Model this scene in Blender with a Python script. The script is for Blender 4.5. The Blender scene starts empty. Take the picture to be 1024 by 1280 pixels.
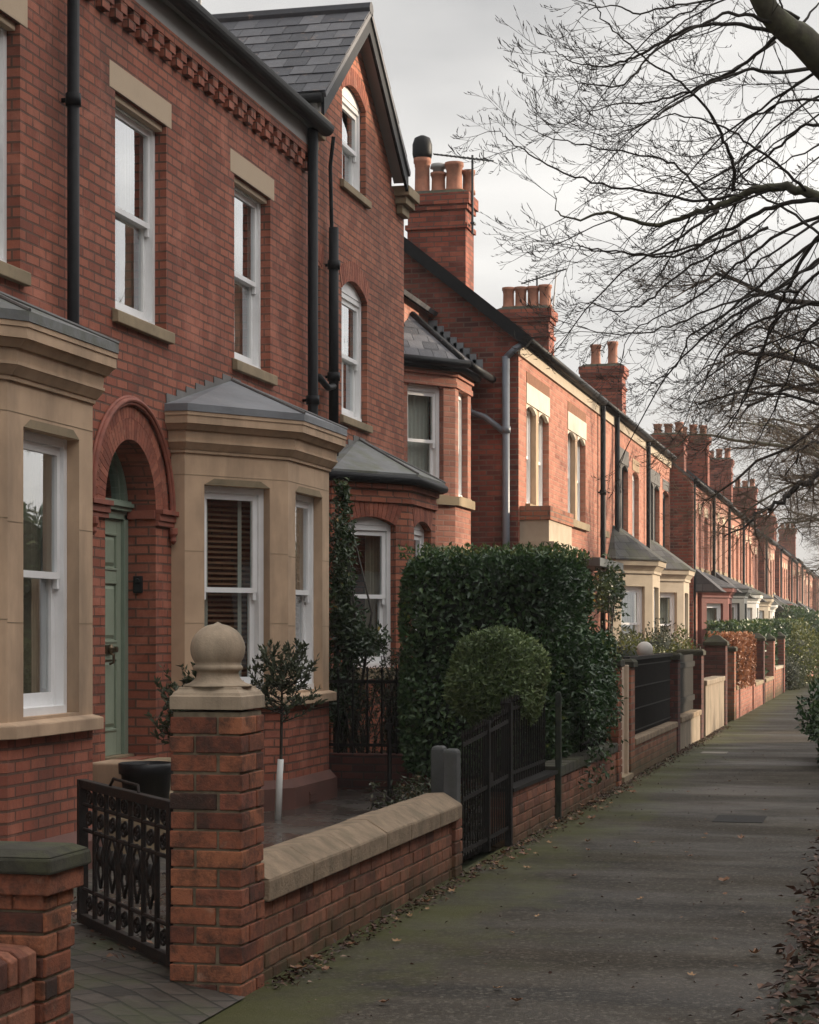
import bpy, math, random
import numpy as np
from mathutils import Vector, Matrix
from mathutils.geometry import tessellate_polygon
R = random.Random(7)
NR = np.random.RandomState(7)
S = bpy.context.scene
COL = S.collection
PI = math.pi
# ------------------------------------------------------------------ camera numbers (photo is 1024 x 1280)
F, XV, YH, EYE = 2485.0, 1113.0, 791.0, 1.6
T = (XV - 512) / F
TH = math.atan(T)
def yat(px, X):                       # distance along the street of the point of plane x = X seen at column px
    u = (px - 512) / F
    return X * (1 + u * T) / (u - T)
def at(px, py, d):                    # point at depth d behind pixel
    r = (px - 512) / F * d
    return Vector((r * math.cos(TH) - d * math.sin(TH), r * math.sin(TH) + d * math.cos(TH), EYE + (YH - py) / F * d))

# ------------------------------------------------------------------ material helpers
MATS = {}
class NT:
    def __init__(s, name):
        s.m = bpy.data.materials.new(name); s.m.use_nodes = True
        s.t = s.m.node_tree; s.t.nodes.clear()
        s.out = s.n('ShaderNodeOutputMaterial')
    def n(s, typ, **kw):
        k = s.t.nodes.new(typ)
        for a, v in kw.items():
            if a.startswith('i_'):
                key = a[2:]
                key = int(key) if key.isdigit() else key.replace('_', ' ')
                k.inputs[key].default_value = v
            else: setattr(k, a, v)
        return k
    def l(s, a, b): s.t.links.new(a, b)
    def mix(s, fac, a, b, blend='MIX'):
        k = s.n('ShaderNodeMix', data_type='RGBA', blend_type=blend)
        for sock, v in ((0, fac), (6, a), (7, b)):
            if hasattr(v, 'links') or hasattr(v, 'is_linked'): s.l(v, k.inputs[sock])
            else: k.inputs[sock].default_value = (*v, 1) if isinstance(v, tuple) and len(v) == 3 else v
        return k.outputs[2]
    def math(s, op, a, b=0.0, c=None):
        k = s.n('ShaderNodeMath', operation=op)
        for i, v in enumerate((a, b) if c is None else (a, b, c)):
            if hasattr(v, 'is_linked'): s.l(v, k.inputs[i])
            else: k.inputs[i].default_value = v
        return k.outputs[0]
    def ramp(s, fac, stops, interp='LINEAR'):
        k = s.n('ShaderNodeValToRGB'); e = k.color_ramp.elements; k.color_ramp.interpolation = interp
        while len(e) < len(stops): e.new(0.5)
        for i, (p, c) in enumerate(stops):
            e[i].position = p
            e[i].color = (*c, 1) if isinstance(c, tuple) else (c, c, c, 1)
        s.l(fac, k.inputs[0]); return k.outputs[0]
    def noise(s, vec, scale, detail=4, rough=.55, dist=0.0):
        k = s.n('ShaderNodeTexNoise'); k.inputs['Scale'].default_value = scale
        k.inputs['Detail'].default_value = detail; k.inputs['Roughness'].default_value = rough
        k.inputs['Distortion'].default_value = dist
        if vec is not None: s.l(vec, k.inputs['Vector'])
        return k.outputs['Fac']
    def pos(s): return s.n('ShaderNodeNewGeometry').outputs['Position']
    def uv(s): return s.n('ShaderNodeTexCoord').outputs['UV']
    def obj(s): return s.n('ShaderNodeTexCoord').outputs['Object']
    def scalev(s, v, sx, sy, sz):
        k = s.n('ShaderNodeMapping'); k.inputs['Scale'].default_value = (sx, sy, sz); s.l(v, k.inputs[0]); return k.outputs[0]
    def bump(s, h, strength=.5, dist=.01, normal=None):
        k = s.n('ShaderNodeBump'); k.inputs['Strength'].default_value = strength; k.inputs['Distance'].default_value = dist
        s.l(h, k.inputs['Height'])
        if normal is not None: s.l(normal, k.inputs['Normal'])
        return k.outputs[0]
    def bsdf(s, color, rough=.7, normal=None, metallic=0.0, spec=.5, **kw):
        b = s.n('ShaderNodeBsdfPrincipled')
        for key, v in (('Base Color', color), ('Roughness', rough), ('Metallic', metallic), ('Specular IOR Level', spec)):
            if hasattr(v, 'is_linked'): s.l(v, b.inputs[key])
            else: b.inputs[key].default_value = (*v, 1) if isinstance(v, tuple) else v
        if normal is not None: s.l(normal, b.inputs['Normal'])
        for k2, v in kw.items(): b.inputs[k2.replace('_', ' ')].default_value = v
        s.l(b.outputs[0], s.out.inputs[0]); return b

def plain(name, col, rough=.6, var=.25, scale=6.0, bump=.15, bscale=60.0, metallic=0.0, spec=.4, dirt=None, dirtscale=2.5, dirtamt=.5, bdist=.004, streak=False):
    t = NT(name); p = t.pos()
    n1 = t.noise(p, scale, 5)
    c = t.mix(t.ramp(n1, [(.3, 0.0), (.7, 1.0)]), tuple(x * (1 - var) for x in col), tuple(min(1, x * (1 + var * .6)) for x in col))
    if dirt:
        v = t.scalev(p, 1, 1, .25) if streak else p
        d = t.ramp(t.noise(v, dirtscale, 6, .65), [(.45, 0.0), (.75, dirtamt)])
        c = t.mix(d, c, dirt)
    n2 = t.noise(p, bscale, 4, .7)
    t.bsdf(c, rough, t.bump(n2, bump, bdist), metallic, spec)
    return t.m

def brick(name, stops, mortar, w=.225, h=.075, ms=.0095, stain=(.05, .04, .035), stainamt=.45, bump=.6, offs=.5, dirt_lo=None, rough=.85, squash=1.0, ef=.3):
    t = NT(name); uv = t.uv()
    wob = t.n('ShaderNodeTexNoise'); wob.inputs['Scale'].default_value = 3.0; wob.inputs['Detail'].default_value = 2; t.l(uv, wob.inputs['Vector'])
    vm = t.n('ShaderNodeVectorMath', operation='SUBTRACT'); t.l(wob.outputs['Color'], vm.inputs[0]); vm.inputs[1].default_value = (.5, .5, .5)
    vs = t.n('ShaderNodeVectorMath', operation='SCALE'); t.l(vm.outputs[0], vs.inputs[0]); vs.inputs['Scale'].default_value = .012
    va = t.n('ShaderNodeVectorMath', operation='ADD'); t.l(uv, va.inputs[0]); t.l(vs.outputs[0], va.inputs[1])
    b = t.n('ShaderNodeTexBrick', offset=offs, squash=squash, squash_frequency=2)
    t.l(va.outputs[0], b.inputs['Vector'])
    b.inputs['Color1'].default_value = (0, 0, 0, 1); b.inputs['Color2'].default_value = (1, 1, 1, 1); b.inputs['Mortar'].default_value = (.5, .5, .5, 1)
    b.inputs['Scale'].default_value = 1; b.inputs['Mortar Size'].default_value = ms; b.inputs['Mortar Smooth'].default_value = .25
    b.inputs['Brick Width'].default_value = w; b.inputs['Row Height'].default_value = h; b.inputs['Bias'].default_value = 0
    c = t.ramp(b.outputs['Color'], stops)
    p = t.pos()
    fine = t.noise(p, 45, 5, .7)
    c = t.mix(t.ramp(fine, [(.3, .35), (.7, 0.0)]), c, tuple(x * .55 for x in stops[len(stops) // 2][1]))
    mn = t.noise(p, 8, 3)
    mc = t.mix(mn, tuple(x * .6 for x in mortar), tuple(x * 1.25 for x in mortar))
    c = t.mix(b.outputs['Fac'], c, mc)
    st = t.ramp(t.noise(t.scalev(p, 1, 1, .3), 1.6, 7, .7), [(.46, 0.0), (.74, stainamt)])
    c = t.mix(st, c, stain)
    efn = t.ramp(t.noise(p, 1.7, 6, .68, .5), [(.52, 0.0), (.74, ef)])
    c = t.mix(efn, c, tuple(min(1, x * 1.5 + .05) for x in stops[-2][1]))
    if dirt_lo:
        sx = t.n('ShaderNodeSeparateXYZ'); t.l(p, sx.inputs[0])
        z = t.math('ADD', sx.outputs[2], t.math('MULTIPLY', t.noise(p, 5, 4), .5))
        g = t.ramp(z, [(dirt_lo[0], .75), (dirt_lo[1], 0.0)])
        c = t.mix(g, c, dirt_lo[2])
    hgt = t.math('SUBTRACT', 1.0, b.outputs['Fac'])
    hh = t.math('ADD', hgt, t.math('MULTIPLY', fine, .35))
    hh = t.math('ADD', hh, t.math('MULTIPLY', b.outputs['Color'], .22))
    t.bsdf(c, rough, t.bump(hh, bump, .012), 0, .25)
    return t.m

def rndbrick(name, stops, noise_dark=.5, moss=None, rough=.85):      # real brick geometry, colour from the face attribute "rnd"
    t = NT(name); a = t.n('ShaderNodeAttribute', attribute_name='rnd').outputs['Fac']; p = t.pos()
    n0 = t.noise(p, 14, 6, .7)
    c = t.ramp(t.math('ADD', a, t.math('MULTIPLY', t.math('SUBTRACT', n0, .5), .30)), stops)
    n1 = t.noise(p, 30, 6, .75, .4); n3 = t.math('ADD', t.math('MULTIPLY', n1, .5), t.math('MULTIPLY', t.noise(p, 9, 4, .6), .5))
    c = t.mix(t.ramp(n3, [(.40, noise_dark), (.56, 0.0)]), c, (.035, .026, .022))
    n2 = t.noise(p, 7, 5, .7)
    c = t.mix(t.ramp(n2, [(.60, 0.0), (.74, .45)]), c, (.42, .28, .2))
    if moss:
        sx = t.n('ShaderNodeSeparateXYZ'); t.l(p, sx.inputs[0])
        z = t.math('ADD', sx.outputs[2], t.math('MULTIPLY', t.noise(p, 6, 5), .7))
        c = t.mix(t.ramp(z, [(moss[0], .85), (moss[1], 0.0)]), c, moss[2])
    hh = t.math('ADD', t.math('MULTIPLY', n1, .6), t.math('MULTIPLY', t.noise(p, 120, 3), .4))
    t.bsdf(c, rough, t.bump(hh, .9, .008), 0, .25)
    return t.m

RED = [(0.0, (.215, .068, .045)), (.3, (.295, .094, .059)), (.6, (.335, .110, .068)), (.85, (.37, .130, .082)), (1.0, (.26, .092, .064))]
RED2 = [(0.0, (.13, .038, .028)), (.3, (.24, .06, .04)), (.6, (.29, .08, .05)), (.85, (.34, .1, .06)), (1.0, (.18, .06, .05))]
ORA = [(0.0, (.27, .10, .068)), (.3, (.37, .145, .095)), (.6, (.41, .168, .112)), (.85, (.44, .195, .135)), (1.0, (.31, .125, .09))]
M = {}
M['brick'] = brick('red_facing_brick', RED, (.135, .072, .052), ms=.0095, bump=1.0, stainamt=.6, ef=.42)  # mortar of both facade bricks darkened to paint the shadowed bed joints
M['brick_c'] = brick('warm_facing_brick', [(p, (c[0] * 1.08, c[1] * 1.14, c[2] * 1.08)) for p, c in RED], (.145, .08, .058), ms=.0095, bump=1.0, stainamt=.5, ef=.42)
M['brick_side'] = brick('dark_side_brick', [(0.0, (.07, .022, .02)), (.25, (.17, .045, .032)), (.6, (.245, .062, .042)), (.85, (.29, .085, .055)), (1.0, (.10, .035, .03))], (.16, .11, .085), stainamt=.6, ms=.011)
M['brick_row'] = brick('orange_row_brick', ORA, (.36, .2, .14), stainamt=.25)
M['brick_row3'] = brick('pale_row_brick', [(p, (c[0] * .95, c[1] * 1.15, c[2] * 1.25)) for p, c in ORA], (.3, .2, .15), stainamt=.45)
M['brick_row4'] = brick('sooty_row_brick', [(p, (c[0] * .6, c[1] * .55, c[2] * .6)) for p, c in ORA], (.2, .12, .1), stainamt=.5)
M['brick_row2'] = brick('pink_row_brick', [(p, (c[0] * .92, c[1] * .92, c[2] * .96)) for p, c in ORA], (.3, .18, .14), stainamt=.35)
M['brick_chim'] = brick('sooty_chimney_brick', RED2, (.12, .075, .06), stainamt=.55, ms=.009)
M['brick_wall'] = brick('garden_wall_brick', [(0.0, (.14, .05, .035)), (.3, (.29, .1, .06)), (.6, (.36, .14, .08)), (1.0, (.3, .15, .1))], (.2, .15, .11), dirt_lo=(.3, .62, (.045, .05, .018)), stainamt=.5, ms=.010)
M['brick_dark'] = brick('dark_yard_brick', [(0.0, (.05, .02, .018)), (.4, (.10, .032, .026)), (1.0, (.13, .045, .035))], (.05, .035, .03), stainamt=.6)
M['bricks'] = rndbrick('old_pier_bricks', [(0.0, (.05, .028, .022)), (.07, (.10, .04, .028)), (.16, (.18, .06, .036)), (.5, (.275, .098, .053)), (.8, (.34, .13, .066)), (1.0, (.23, .078, .05))], .75)
M['bricks2'] = rndbrick('low_wall_bricks', [(0.0, (.09, .036, .026)), (.15, (.19, .07, .045)), (.5, (.27, .105, .064)), (.8, (.32, .135, .083)), (1.0, (.22, .095, .065))], .5, moss=(.26, .66, (.045, .046, .02)))
M['mortar'] = plain('mossy_mortar', (.17, .135, .09), .95, .35, 20, .6, 90)
M['vouss'] = rndbrick('rubbed_arch_brick', [(0.0, (.22, .07, .046)), (.5, (.30, .10, .064)), (1.0, (.35, .125, .08))], .4)
M['vouss_brown'] = rndbrick('brown_arch_brick', [(0.0, (.2, .09, .05)), (.5, (.3, .14, .08)), (1.0, (.36, .2, .12))], .3)
M['terra'] = plain('red_terracotta', (.25, .08, .053), .7, .3, 8, .25, 50)
M['stone'] = plain('buff_sandstone', (.50, .35, .232), .85, .16, 3.0, .25, 110, dirt=(.20, .145, .10), dirtscale=2.6, dirtamt=.7, streak=True)
M['stone_d'] = plain('weathered_sill_stone', (.30, .23, .145), .9, .25, 6, .5, 90, dirt=(.07, .065, .04), dirtscale=3, dirtamt=.8)
M['stone_l'] = plain('pale_lintel_stone', (.46, .355, .25), .85, .1, 3, .25, 110, dirt=(.3, .22, .15), dirtscale=3, dirtamt=.4)
M['stone_w'] = plain('white_painted_stone', (.56, .50, .41), .75, .1, 4, .25, 80, dirt=(.4, .33, .24), dirtamt=.5)
M['stone_b'] = plain('brown_lintel_stone', (.30, .21, .13), .85, .25, 6, .35, 90)
M['stone_k'] = plain('dark_lintel_stone', (.09, .085, .08), .8, .25, 6, .35, 90)
M['finial'] = plain('ball_finial_stone', (.36, .28, .20), .92, .22, 6, .7, 90, dirt=(.10, .085, .058), dirtscale=5, dirtamt=.75, streak=True)
M['coping'] = plain('worn_coping_stone', (.265, .195, .13), .9, .28, 9, .9, 45, dirt=(.10, .08, .05), dirtscale=7, dirtamt=.7, bdist=.012)
M['mossstone'] = plain('mossy_cap_stone', (.045, .042, .03), .95, .4, 12, .8, 70, dirt=(.058, .066, .02), dirtscale=6, dirtamt=.7)
M['white'] = plain('white_sash_paint', (.78, .78, .78), .45, .04, 3, .05, 40, dirt=(.55, .53, .5), dirtscale=5, dirtamt=.3)
M['cream'] = plain('cream_render', (.40, .335, .255), .85, .12, 4, .25, 60, dirt=(.3, .25, .18), dirtamt=.5, streak=True)
M['whiter'] = plain('white_render', (.60, .58, .54), .8, .08, 4, .2, 60, dirt=(.4, .36, .3), dirtamt=.4, streak=True)
M['darkpaint'] = plain('charcoal_paint', (.05, .058, .062), .5, .2, 4, .1, 60)
M['oldrender'] = plain('grubby_old_render', (.27, .215, .16), .9, .2, 5, .4, 50, dirt=(.10, .09, .055), dirtscale=3.5, dirtamt=.8, streak=True)
M['redpaint'] = plain('red_painted_render', (.17, .045, .035), .7, .15, 4, .2, 60)
M['door'] = plain('sage_green_paint', (.27, .32, .245), .42, .07, 5, .06, 70, dirt=(.12, .16, .115), dirtscale=4, dirtamt=.3)
M['doorframe'] = plain('green_frame_paint', (.20, .255, .20), .42, .08, 5, .06, 70)
M['brass'] = plain('tarnished_brass', (.13, .095, .06), .4, .3, 30, .2, 90, metallic=.8)
M['black'] = plain('black_gloss_pipe', (.012, .0125, .014), .5, .25, 20, .12, 60, spec=.12)
M['iron'] = plain('black_wrought_iron', (.010, .0098, .0095), .6, .4, 30, .35, 120, dirt=(.028, .018, .012), dirtscale=18, dirtamt=.6, spec=.15)
M['rustiron'] = plain('rusty_dark_iron', (.016, .013, .012), .6, .4, 25, .5, 110, dirt=(.045, .024, .015), dirtscale=14, dirtamt=.7, spec=.2)
M['greypipe'] = plain('blue_grey_pipe', (.14, .155, .18), .4, .15, 8, .1, 50)
M['fascia'] = plain('grey_fascia_paint', (.30, .295, .285), .6, .1, 5, .1, 50, dirt=(.16, .15, .13), dirtamt=.4)
M['lead'] = plain('lead_sheet', (.17, .18, .195), .5, .2, 2.5, .25, 9, dirt=(.26, .265, .27), dirtscale=2.2, dirtamt=.5, bdist=.02)
M['mosslead'] = plain('mossy_lead_sheet', (.15, .155, .155), .55, .25, 3, .3, 10, dirt=(.075, .085, .03), dirtscale=4, dirtamt=.9, bdist=.02)
M['flash'] = plain('dull_lead_flashing', (.13, .125, .12), .6, .25, 6, .2, 40)
M['slate'] = rndbrick('blue_grey_slate', [(0.0, (.045, .047, .055)), (.5, (.085, .087, .098)), (1.0, (.14, .14, .15))], .25, rough=.55)
M['slate_moss'] = brick('mossy_slate_roof', [(0.0, (.045, .046, .05)), (.5, (.07, .07, .072)), (1.0, (.10, .1, .1))], (.02, .02, .02), w=.28, h=.2, ms=.006, stain=(.07, .078, .03), stainamt=.85, bump=.5)
M['slate_row'] = brick('slate_roof', [(0.0, (.05, .052, .06)), (.5, (.08, .08, .088)), (1.0, (.12, .12, .125))], (.02, .02, .02), w=.28, h=.2, ms=.006, bump=.5)
M['pot'] = plain('terracotta_pot', (.34, .14, .085), .8, .25, 8, .3, 50, dirt=(.1, .07, .05), dirtscale=6, dirtamt=.6)
M['plastic'] = plain('black_plastic', (.012, .0125, .014), .4, .2, 8, .1, 40, spec=.3)
M['curtain'] = plain('net_curtain', (.62, .60, .56), .9, .06, 20, .1, 200)
M['drape'] = plain('beige_drape', (.40, .33, .24), .9, .15, 14, .1, 120)
M['blind'] = plain('wooden_blind_slats', (.28, .14, .08), .5, .25, 20, .1, 80)
M['tape'] = plain('pale_blind_tape', (.5, .47, .42), .8, .05, 20, .1, 80)
M['plaster'] = plain('room_plaster', (.30, .24, .18), .9, .1, 2, .1, 40)
M['guard'] = plain('white_tree_guard', (.66, .66, .64), .6, .06, 6, .1, 50)
M['bark'] = plain('grey_green_bark', (.085, .078, .055), .9, .35, 14, .8, 50, dirt=(.10, .115, .05), dirtscale=7, dirtamt=.7)
M['twig'] = plain('dark_twig_bark', (.040, .033, .027), .85, .35, 20, .4, 80)
M['twigfar'] = plain('brown_twig_bark', (.10, .070, .045), .85, .3, 10, .4, 60)
M['soil'] = plain('dark_garden_soil', (.04, .03, .021), .95, .4, 6, .9, 30, bdist=.03)
M['greypost'] = plain('weathered_grey_post', (.072, .074, .075), .8, .25, 12, .5, 60, dirt=(.05, .055, .04), dirtscale=7, dirtamt=.6, streak=True)
M['mossiron'] = plain('mossy_painted_iron', (.028, .034, .027), .8, .3, 14, .5, 70, dirt=(.06, .065, .03), dirtscale=9, dirtamt=.7, spec=.2)
M['beige'] = plain('beige_timber_board', (.50, .39, .29), .7, .12, 10, .2, 60, dirt=(.3, .22, .15), dirtamt=.4, streak=True)

def glass():
    t = NT('window_glass')
    tr = t.n('ShaderNodeBsdfTransparent'); tr.inputs[0].default_value = (.86, .89, .88, 1)
    gl = t.n('ShaderNodeBsdfGlossy'); gl.inputs['Color'].default_value = (.95, .97, 1, 1); gl.inputs['Roughness'].default_value = .015
    lw = t.n('ShaderNodeLayerWeight'); lw.inputs['Blend'].default_value = .5; fr_ = t.math('ADD', .05, t.math('MULTIPLY', t.math('POWER', lw.outputs['Facing'], 2.0), .95))
    nz = t.noise(t.pos(), 1.6, 2)
    bm = t.bump(nz, .05, .05); t.l(bm, gl.inputs['Normal'])
    bf_ = t.math('SUBTRACT', 1.0, t.n('ShaderNodeNewGeometry').outputs['Backfacing']); mx = t.n('ShaderNodeMixShader'); t.l(t.math('MULTIPLY', fr_, bf_), mx.inputs[0]); t.l(tr.outputs[0], mx.inputs[1]); t.l(gl.outputs[0], mx.inputs[2])
    t.l(mx.outputs[0], t.out.inputs[0]); return t.m
M['glass'] = glass()

def leafmat(name, stops, rough=.42, trans=.2, spec=.5):
    t = NT(name); a = t.n('ShaderNodeAttribute', attribute_name='rnd').outputs['Fac']
    c = t.ramp(a, stops)
    b = t.bsdf(c, rough, None, 0, spec)
    if trans:
        tl = t.n('ShaderNodeBsdfTranslucent'); t.l(c, tl.inputs[0])
        mx = t.n('ShaderNodeMixShader'); mx.inputs[0].default_value = trans
        t.l(b.outputs[0], mx.inputs[1]); t.l(tl.outputs[0], mx.inputs[2]); t.l(mx.outputs[0], t.out.inputs[0])
    return t.m
M['hedge'] = leafmat('laurel_leaf', [(0.0, (.016, .038, .015)), (.5, (.042, .088, .03)), (.85, (.08, .135, .042)), (1.0, (.18, .21, .06))], .38)
M['boxleaf'] = leafmat('topiary_leaf', [(0.0, (.05, .085, .028)), (.5, (.13, .185, .065)), (.85, (.22, .275, .11)), (1.0, (.28, .32, .14))], .45)
M['olive'] = leafmat('olive_leaf', [(0.0, (.035, .045, .024)), (.6, (.065, .08, .042)), (1.0, (.11, .13, .07))], .5)
M['climber'] = leafmat('climber_leaf', [(0.0, (.018, .035, .014)), (.6, (.04, .068, .024)), (.9, (.09, .12, .035)), (1.0, (.3, .22, .05))], .4)
M['bramble'] = leafmat('dull_shrub_leaf', [(0.0, (.02, .026, .012)), (.5, (.04, .05, .022)), (.85, (.075, .075, .035)), (1.0, (.15, .09, .045))], .5)
M['gold'] = leafmat('yellow_green_leaf', [(0.0, (.05, .068, .015)), (.5, (.11, .13, .03)), (1.0, (.26, .24, .05))], .5)
M['copper'] = leafmat('copper_beech_leaf', [(0.0, (.16, .06, .03)), (.5, (.33, .14, .07)), (1.0, (.48, .24, .13))], .6)
M['dead'] = leafmat('dead_leaf', [(0.0, (.075, .034, .02)), (.4, (.17, .078, .04)), (.75, (.24, .12, .06)), (.92, (.34, .2, .09)), (1.0, (.40, .26, .2))], .6, .1)
M['litter'] = leafmat('leaf_litter', [(0.0, (.03, .016, .012)), (.5, (.075, .035, .022)), (.88, (.15, .075, .042)), (1.0, (.28, .19, .14))], .65, .08)
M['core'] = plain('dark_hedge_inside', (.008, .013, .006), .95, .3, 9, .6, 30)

def asphalt():
    t = NT('mossy_wet_asphalt'); p = t.pos()
    sx = t.n('ShaderNodeSeparateXYZ'); t.l(p, sx.inputs[0])
    big = t.noise(t.scalev(p, 1, .45, 1), .9, 7, .7)
    agg = t.noise(p, 70, 3, .85)
    agg2 = t.n('ShaderNodeTexVoronoi'); agg2.inputs['Scale'].default_value = 58; t.l(p, agg2.inputs['Vector'])
    band = t.noise(t.scalev(p, .22, 1.8, 1), 1.0, 6, .75)
    c = t.mix(t.ramp(big, [(.32, 0.0), (.68, 1.0)]), (.026, .0205, .0145), (.066, .054, .039))
    c = t.mix(t.ramp(band, [(.45, 0.0), (.64, .85)]), c, (.017, .0145, .0115))
    c = t.mix(t.ramp(agg2.outputs['Color'], [(.62, 0.0), (.9, .55)]), c, (.17, .15, .12))
    c = t.mix(t.ramp(agg, [(.34, .8), (.5, 0.0)]), c, (.010, .0095, .009))
    sb = t.n('ShaderNodeTexBrick', offset=.37); t.l(p, sb.inputs['Vector'])
    wv = t.n('ShaderNodeTexNoise'); wv.inputs['Scale'].default_value = 1.7; wv.inputs['Detail'].default_value = 5; t.l(p, wv.inputs['Vector'])
    wa = t.n('ShaderNodeVectorMath', operation='MULTIPLY_ADD'); t.l(wv.outputs['Color'], wa.inputs[0]); wa.inputs[1].default_value = (.10, .16, 0); t.l(p, wa.inputs[2]); t.l(wa.outputs[0], sb.inputs['Vector'])
    sb.inputs['Scale'].default_value = 1; sb.inputs['Brick Width'].default_value = 9.0; sb.inputs['Row Height'].default_value = 2.9; sb.inputs['Mortar Size'].default_value = .011; sb.inputs['Mortar Smooth'].default_value = .6
    c = t.mix(t.math('MULTIPLY', sb.outputs['Fac'], .75), c, (.010, .0095, .008))
    # moss: close to the wall and in streaks
    e = t.math('ADD', t.math('MULTIPLY', t.math('ADD', sx.outputs[0], 2.76), .62), 0.0)
    e = t.math('SUBTRACT', 1.0, e)
    mo = t.math('ADD', t.math('MULTIPLY', e, .55), t.math('MULTIPLY', t.noise(t.scalev(p, .8, .5, 1), 2.2, 6, .7), 1.0))
    m = t.ramp(mo, [(.78, 0.0), (1.12, .8)])
    c = t.mix(m, c, (.060, .062, .018))
    m2 = t.ramp(t.noise(t.scalev(p, .5, 1, 1), 1.3, 6, .72), [(.56, 0.0), (.72, .45)])
    c = t.mix(m2, c, (.050, .050, .022))
    wet = t.noise(t.scalev(p, .5, 1.2, 1), .8, 5, .6)
    r = t.ramp(wet, [(.36, .44), (.64, .9)])
    hh = t.math('ADD', t.math('MULTIPLY', agg, .8), t.math('MULTIPLY', big, .8))
    t.bsdf(c, r, t.bump(hh, .7, .013), 0, .17); return t.m
M['asphalt'] = asphalt()
def paving(name, stops, mortar, w, h, rot, roughs, moss=.5):
    t = NT(name); p = t.pos()
    mp = t.n('ShaderNodeMapping'); mp.inputs['Rotation'].default_value = (0, 0, rot); t.l(p, mp.inputs[0])
    b = t.n('ShaderNodeTexBrick', offset=.5); t.l(mp.outputs[0], b.inputs['Vector'])
    b.inputs['Color1'].default_value = (0, 0, 0, 1); b.inputs['Color2'].default_value = (1, 1, 1, 1); b.inputs['Mortar'].default_value = (.5, .5, .5, 1)
    b.inputs['Scale'].default_value = 1; b.inputs['Mortar Size'].default_value = .009; b.inputs['Mortar Smooth'].default_value = .3
    b.inputs['Brick Width'].default_value = w; b.inputs['Row Height'].default_value = h
    c = t.ramp(b.outputs['Color'], stops)
    n = t.noise(p, 9, 6, .7)
    c = t.mix(t.ramp(n, [(.4, .5), (.65, 0.0)]), c, tuple(x * .4 for x in stops[1][1]))
    c = t.mix(b.outputs['Fac'], c, mortar)
    m = t.ramp(t.noise(p, 2.3, 6, .7), [(.48, 0.0), (.7, moss)])
    c = t.mix(m, c, (.045, .055, .015))
    hh = t.math('ADD', t.math('SUBTRACT', 1.0, b.outputs['Fac']), t.math('MULTIPLY', t.noise(p, 50, 4), .3))
    r = t.ramp(t.noise(p, 1.3, 4), [(.4, roughs[0]), (.6, roughs[1])])
    t.bsdf(c, r, t.bump(hh, .6, .01), 0, .5); return t.m
M['pavers'] = paving('mossy_block_paving', [(0.0, (.035, .03, .024)), (.5, (.062, .051, .041)), (1.0, (.09, .074, .06))], (.016, .015, .011), .21, .14, .72, (.5, .85), .6)
M['slabs'] = paving('wet_stone_slabs', [(0.0, (.045, .038, .034)), (.5, (.07, .06, .053)), (1.0, (.10, .085, .075))], (.11, .1, .085), .95, .62, 0.0, (.10, .42), .15)
M['grassy'] = plain('verge_earth', (.035, .03, .018), .95, .5, 4, 1.0, 25, dirt=(.035, .045, .014), dirtscale=3, dirtamt=.7, bdist=.03)
M['farground'] = plain('grass_ground', (.04, .05, .02), .95, .4, .8, .6, 8)
M['cover'] = plain('iron_utility_cover', (.014, .013, .012), .9, .3, 20, .5, 80)
M['glintcover'] = plain('glint_pale_cover', (.20, .175, .14), .7, .2, 14, .4, 80)  # pale base colour paints a glint on the path

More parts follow.
